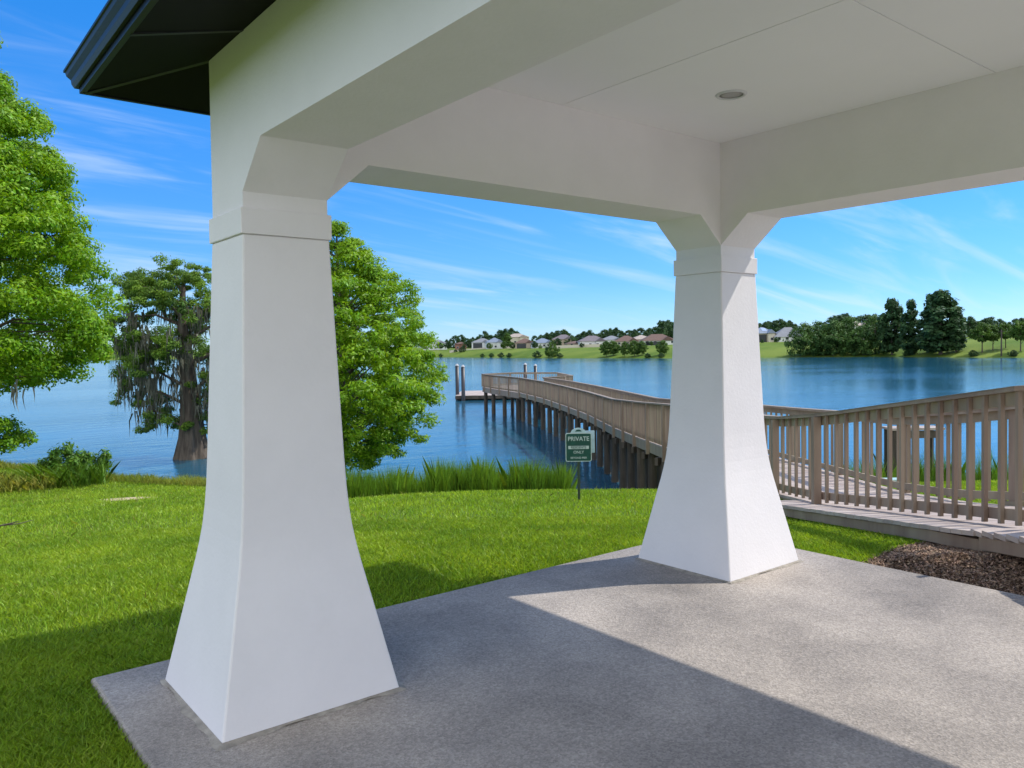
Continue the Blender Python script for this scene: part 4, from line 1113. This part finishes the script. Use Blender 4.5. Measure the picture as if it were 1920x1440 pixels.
# houses
HW = {'white': mat('house_white', (.72, .72, .70), rough=.8), 'cream': mat('house_cream', (.62, .55, .44), rough=.8), 'tan': mat('house_tan', (.45, .36, .28), rough=.8), 'red': mat('house_red', (.30, .14, .10), rough=.8)}
HR = {'grey': mat('roof_grey', (.20, .21, .23), rough=.8, var=.2, vscale=1), 'blue': mat('roof_blue', (.19, .225, .28), rough=.5, var=.2, vscale=1), 'brown': mat('roof_brown', (.13, .075, .055), rough=.8, var=.2, vscale=1), 'beige': mat('roof_beige', (.36, .30, .25), rough=.8, var=.2, vscale=1), 'purple': mat('roof_purple', (.16, .135, .145), rough=.8, var=.2, vscale=1)}
PANE = mat('window_dark', (.02, .025, .03), rough=.15); FRAME = mat('window_frame', (.7, .7, .7), rough=.5)
def house(u, d, wpx, vroof, veave, wall, roof, label, yaw=0, storeys=1, gable=False, porch=False, solar=False, vbase=None):
    lx = lat_of(u, d); zg = gz(lx, d); 
    ze = z_of(u, veave, d); zr = z_of(u, vroof, d)
    if ze < zg+2.4: ze = zg+2.4
    zr = max(zr, ze+1.5)
    hw_ = wpx/2*d/FPX; dp = min(hw_, 6.5)
    e_ = empty('house', tuple(P(lx, d, zg)), label, 'house', 'houses along the far shore')
    ca_, sa_ = math.cos(yaw), math.sin(yaw)
    def Q(x_, y_, z_): return tuple(P(lx + x_*ca_ - y_*sa_, d + x_*sa_ + y_*ca_, z_))
    def hb(mb, x0, x1, y0, y1, z0, z1): mb.hexa([Q(x0, y0, z0), Q(x1, y0, z0), Q(x1, y1, z0), Q(x0, y1, z0)], [Q(x0, y0, z1), Q(x1, y0, z1), Q(x1, y1, z1), Q(x0, y1, z1)]); return mb
    wl = hb(MB(), -hw_, hw_, 0, 2*dp, zg-1, ze)
    hb(wl, hw_*.15, hw_*.8, -1.6, -.003, zg-1, ze-.05)
    wl.build('wall', HW[wall], e_)
    o = .6; r = MB(); rl = hw_-dp*.9 if not gable else hw_+o
    r.hexa([Q(-hw_-o, -o, ze), Q(hw_+o, -o, ze), Q(hw_+o, 2*dp+o, ze), Q(-hw_-o, 2*dp+o, ze)], [Q(-rl, dp-.05, zr), Q(rl, dp-.05, zr), Q(rl, dp+.05, zr), Q(-rl, dp+.05, zr)])
    rfo = r.build('roof', HR[roof], e_)
    r2_ = MB(); zg2 = ze + (zr-ze)*.62; xm = hw_*.475
    r2_.hexa([Q(hw_*.15-.5, -2.1, ze+.004), Q(hw_*.8+.5, -2.1, ze+.004), Q(hw_*.8+.5, dp*.6, ze+.004), Q(hw_*.15-.5, dp*.6, ze+.004)], [Q(xm-.05, -1.6, zg2), Q(xm+.05, -1.6, zg2), Q(xm+.05, dp*.6, zg2), Q(xm-.05, dp*.6, zg2)])
    r2_.build('front_gable', HR[roof], rfo)
    nwin = max(2, int(hw_/1.8))
    for st_ in range(storeys):
        for k in range(nwin):
            xx = -hw_ + (k+.5)*2*hw_/nwin; yy = -1.6 if hw_*.15 < xx < hw_*.8 else 0
            zb = zg + (1.0 if st_ == 0 else 3.8); ww = .65
            if zb+1.2 > ze: continue
            fr_ = hb(MB(), xx-ww-.1, xx+ww+.1, yy-.06, yy-.01, zb-.1, zb+1.3).build('window', FRAME, e_)
            hb(MB(), xx-ww, xx+ww, yy-.09, yy-.062, zb, zb+1.2).build('pane', PANE, fr_)
    if porch:
        hb(MB(), -hw_*.85, hw_*.1, -.12, -.1, zg, ze-.5).build('porch_shade_panel', PANE, e_)  # flat dark panel on the wall, its colour stands in for porch shade
    if solar:
        s0 = lambda x_, t_: Q(x_, -o + (dp+o-.05)*t_, ze + (zr-ze)*t_ + .08)
        so_ = MB(); so_.hexa([s0(-hw_*.2, .35), s0(hw_*.25, .35), s0(hw_*.25, .8), s0(-hw_*.2, .8)], [tuple(Vector(s0(a, b_)) + Vector((0, 0, .06))) for a, b_ in ((-hw_*.2, .35), (hw_*.25, .35), (hw_*.25, .8), (-hw_*.2, .8))])
        so_.build('solar_panel', mat('solar', (.35, .42, .55), rough=.1), rfo)
    return e_
def hd(u, add=72): return shore_d(u) + add
house(817, hd(817), 44, 637, 644, 'white', 'grey', 'white house with a grey hip roof, leftmost on the far shore', .1)
house(864, hd(864, 70), 20, 641, 645, 'red', 'brown', 'small reddish hut between dark trees on the far shore')
house(903, hd(903), 36, 634, 642, 'white', 'grey', 'white far house with a light grey roof left of the tall pale tree', -.1, porch=True)
house(930, hd(930, 80), 32, 633, 642, 'white', 'blue', 'white far house with a blue grey roof beside the tall pale tree', .15)
house(972, hd(972, 110), 42, 625, 632, 'cream', 'beige', 'two storey cream house with a beige roof standing above its neighbours', .1, storeys=2)
house(985, hd(985, 70), 36, 634, 643, 'tan', 'brown', 'low house with a red brown roof and a dark porch below the two storey house', 0, porch=True)
house(1021, hd(1021), 40, 634, 643, 'white', 'blue', 'far house with a blue grey roof right of the dark porch', .1)
house(1057, hd(1057, 120), 42, 627, 636, 'tan', 'purple', 'grey brown roofed far house half hidden by trees', -.1)
house(1081, hd(1081, 70), 34, 640, 646, 'tan', 'brown', 'low wide far house with a brown roof left of the purple grey one', .1)
house(1114, hd(1114), 52, 629, 640, 'white', 'purple', 'far white house with a purple grey gabled roof', .05)
house(1150, hd(1150, 110), 40, 629, 637, 'white', 'grey', 'far house with a light grey roof behind the waterside clump', 0)
house(1177, hd(1177, 75), 46, 629, 640, 'cream', 'brown', 'cream far house with a brown gabled roof', -.05)
house(1208, hd(1208, 110), 40, 628, 636, 'cream', 'beige', 'far house with a pale beige roof behind the brown roofs', .1)
house(1237, hd(1237, 70), 62, 626, 640, 'white', 'brown', 'long white far house with a red brown roof left of the far column', 0, porch=True)
house(1436, hd(1436, 62), 40, 613, 625, 'cream', 'blue', 'house with a blue grey roof and solar panel right of the far column', .05, porch=True, solar=True)
house(1484, hd(1484, 62), 58, 613, 632, 'white', 'grey', 'white house with a light grey roof beside the right hand wood', -.1)
house(1614, hd(1614, 110), 26, 602, 611, 'white', 'beige', 'small pale roofed house peeking between the trees of the right hand wood', .3)
# pale field wall in front of the left far houses
for (u0, u1, vv, lb) in ((842, 950, 652, 'long pale tan garden wall below the leftmost far houses'), (1040, 1130, 652, 'low pale wall below the purple grey roofed far house')):
    d = shore_d((u0+u1)/2)+57
    wl = MB(); wl.bar(tuple(P(lat_of(u0, d), d+8, gz(lat_of(u0, d), d+8)+.7)), tuple(P(lat_of(u1, d), d, gz(lat_of(u1, d), d)+.7)), .3, 2.2)
    tag(wl.build('garden_wall', HW['cream']), lb, 'wall')
# utility pole
ud = shore_d(1878)+2; ux = lat_of(1878, ud)
up_ = empty('utility_pole', tuple(P(ux, ud, gz(ux, ud))), 'thin dark utility pole at the far waterline near the right edge', 'pole')
MB().tube([tuple(P(ux, ud, gz(ux, ud)-1)), tuple(P(ux, ud, z_of(1878, 618, ud)))], [.26, .2], 8).build('shaft', PILE, up_)
MB().bar(tuple(P(ux-1, ud, z_of(1878, 622, ud))), tuple(P(ux+1, ud, z_of(1878, 622, ud))), .15, .15).build('crossarm', PILE, up_)
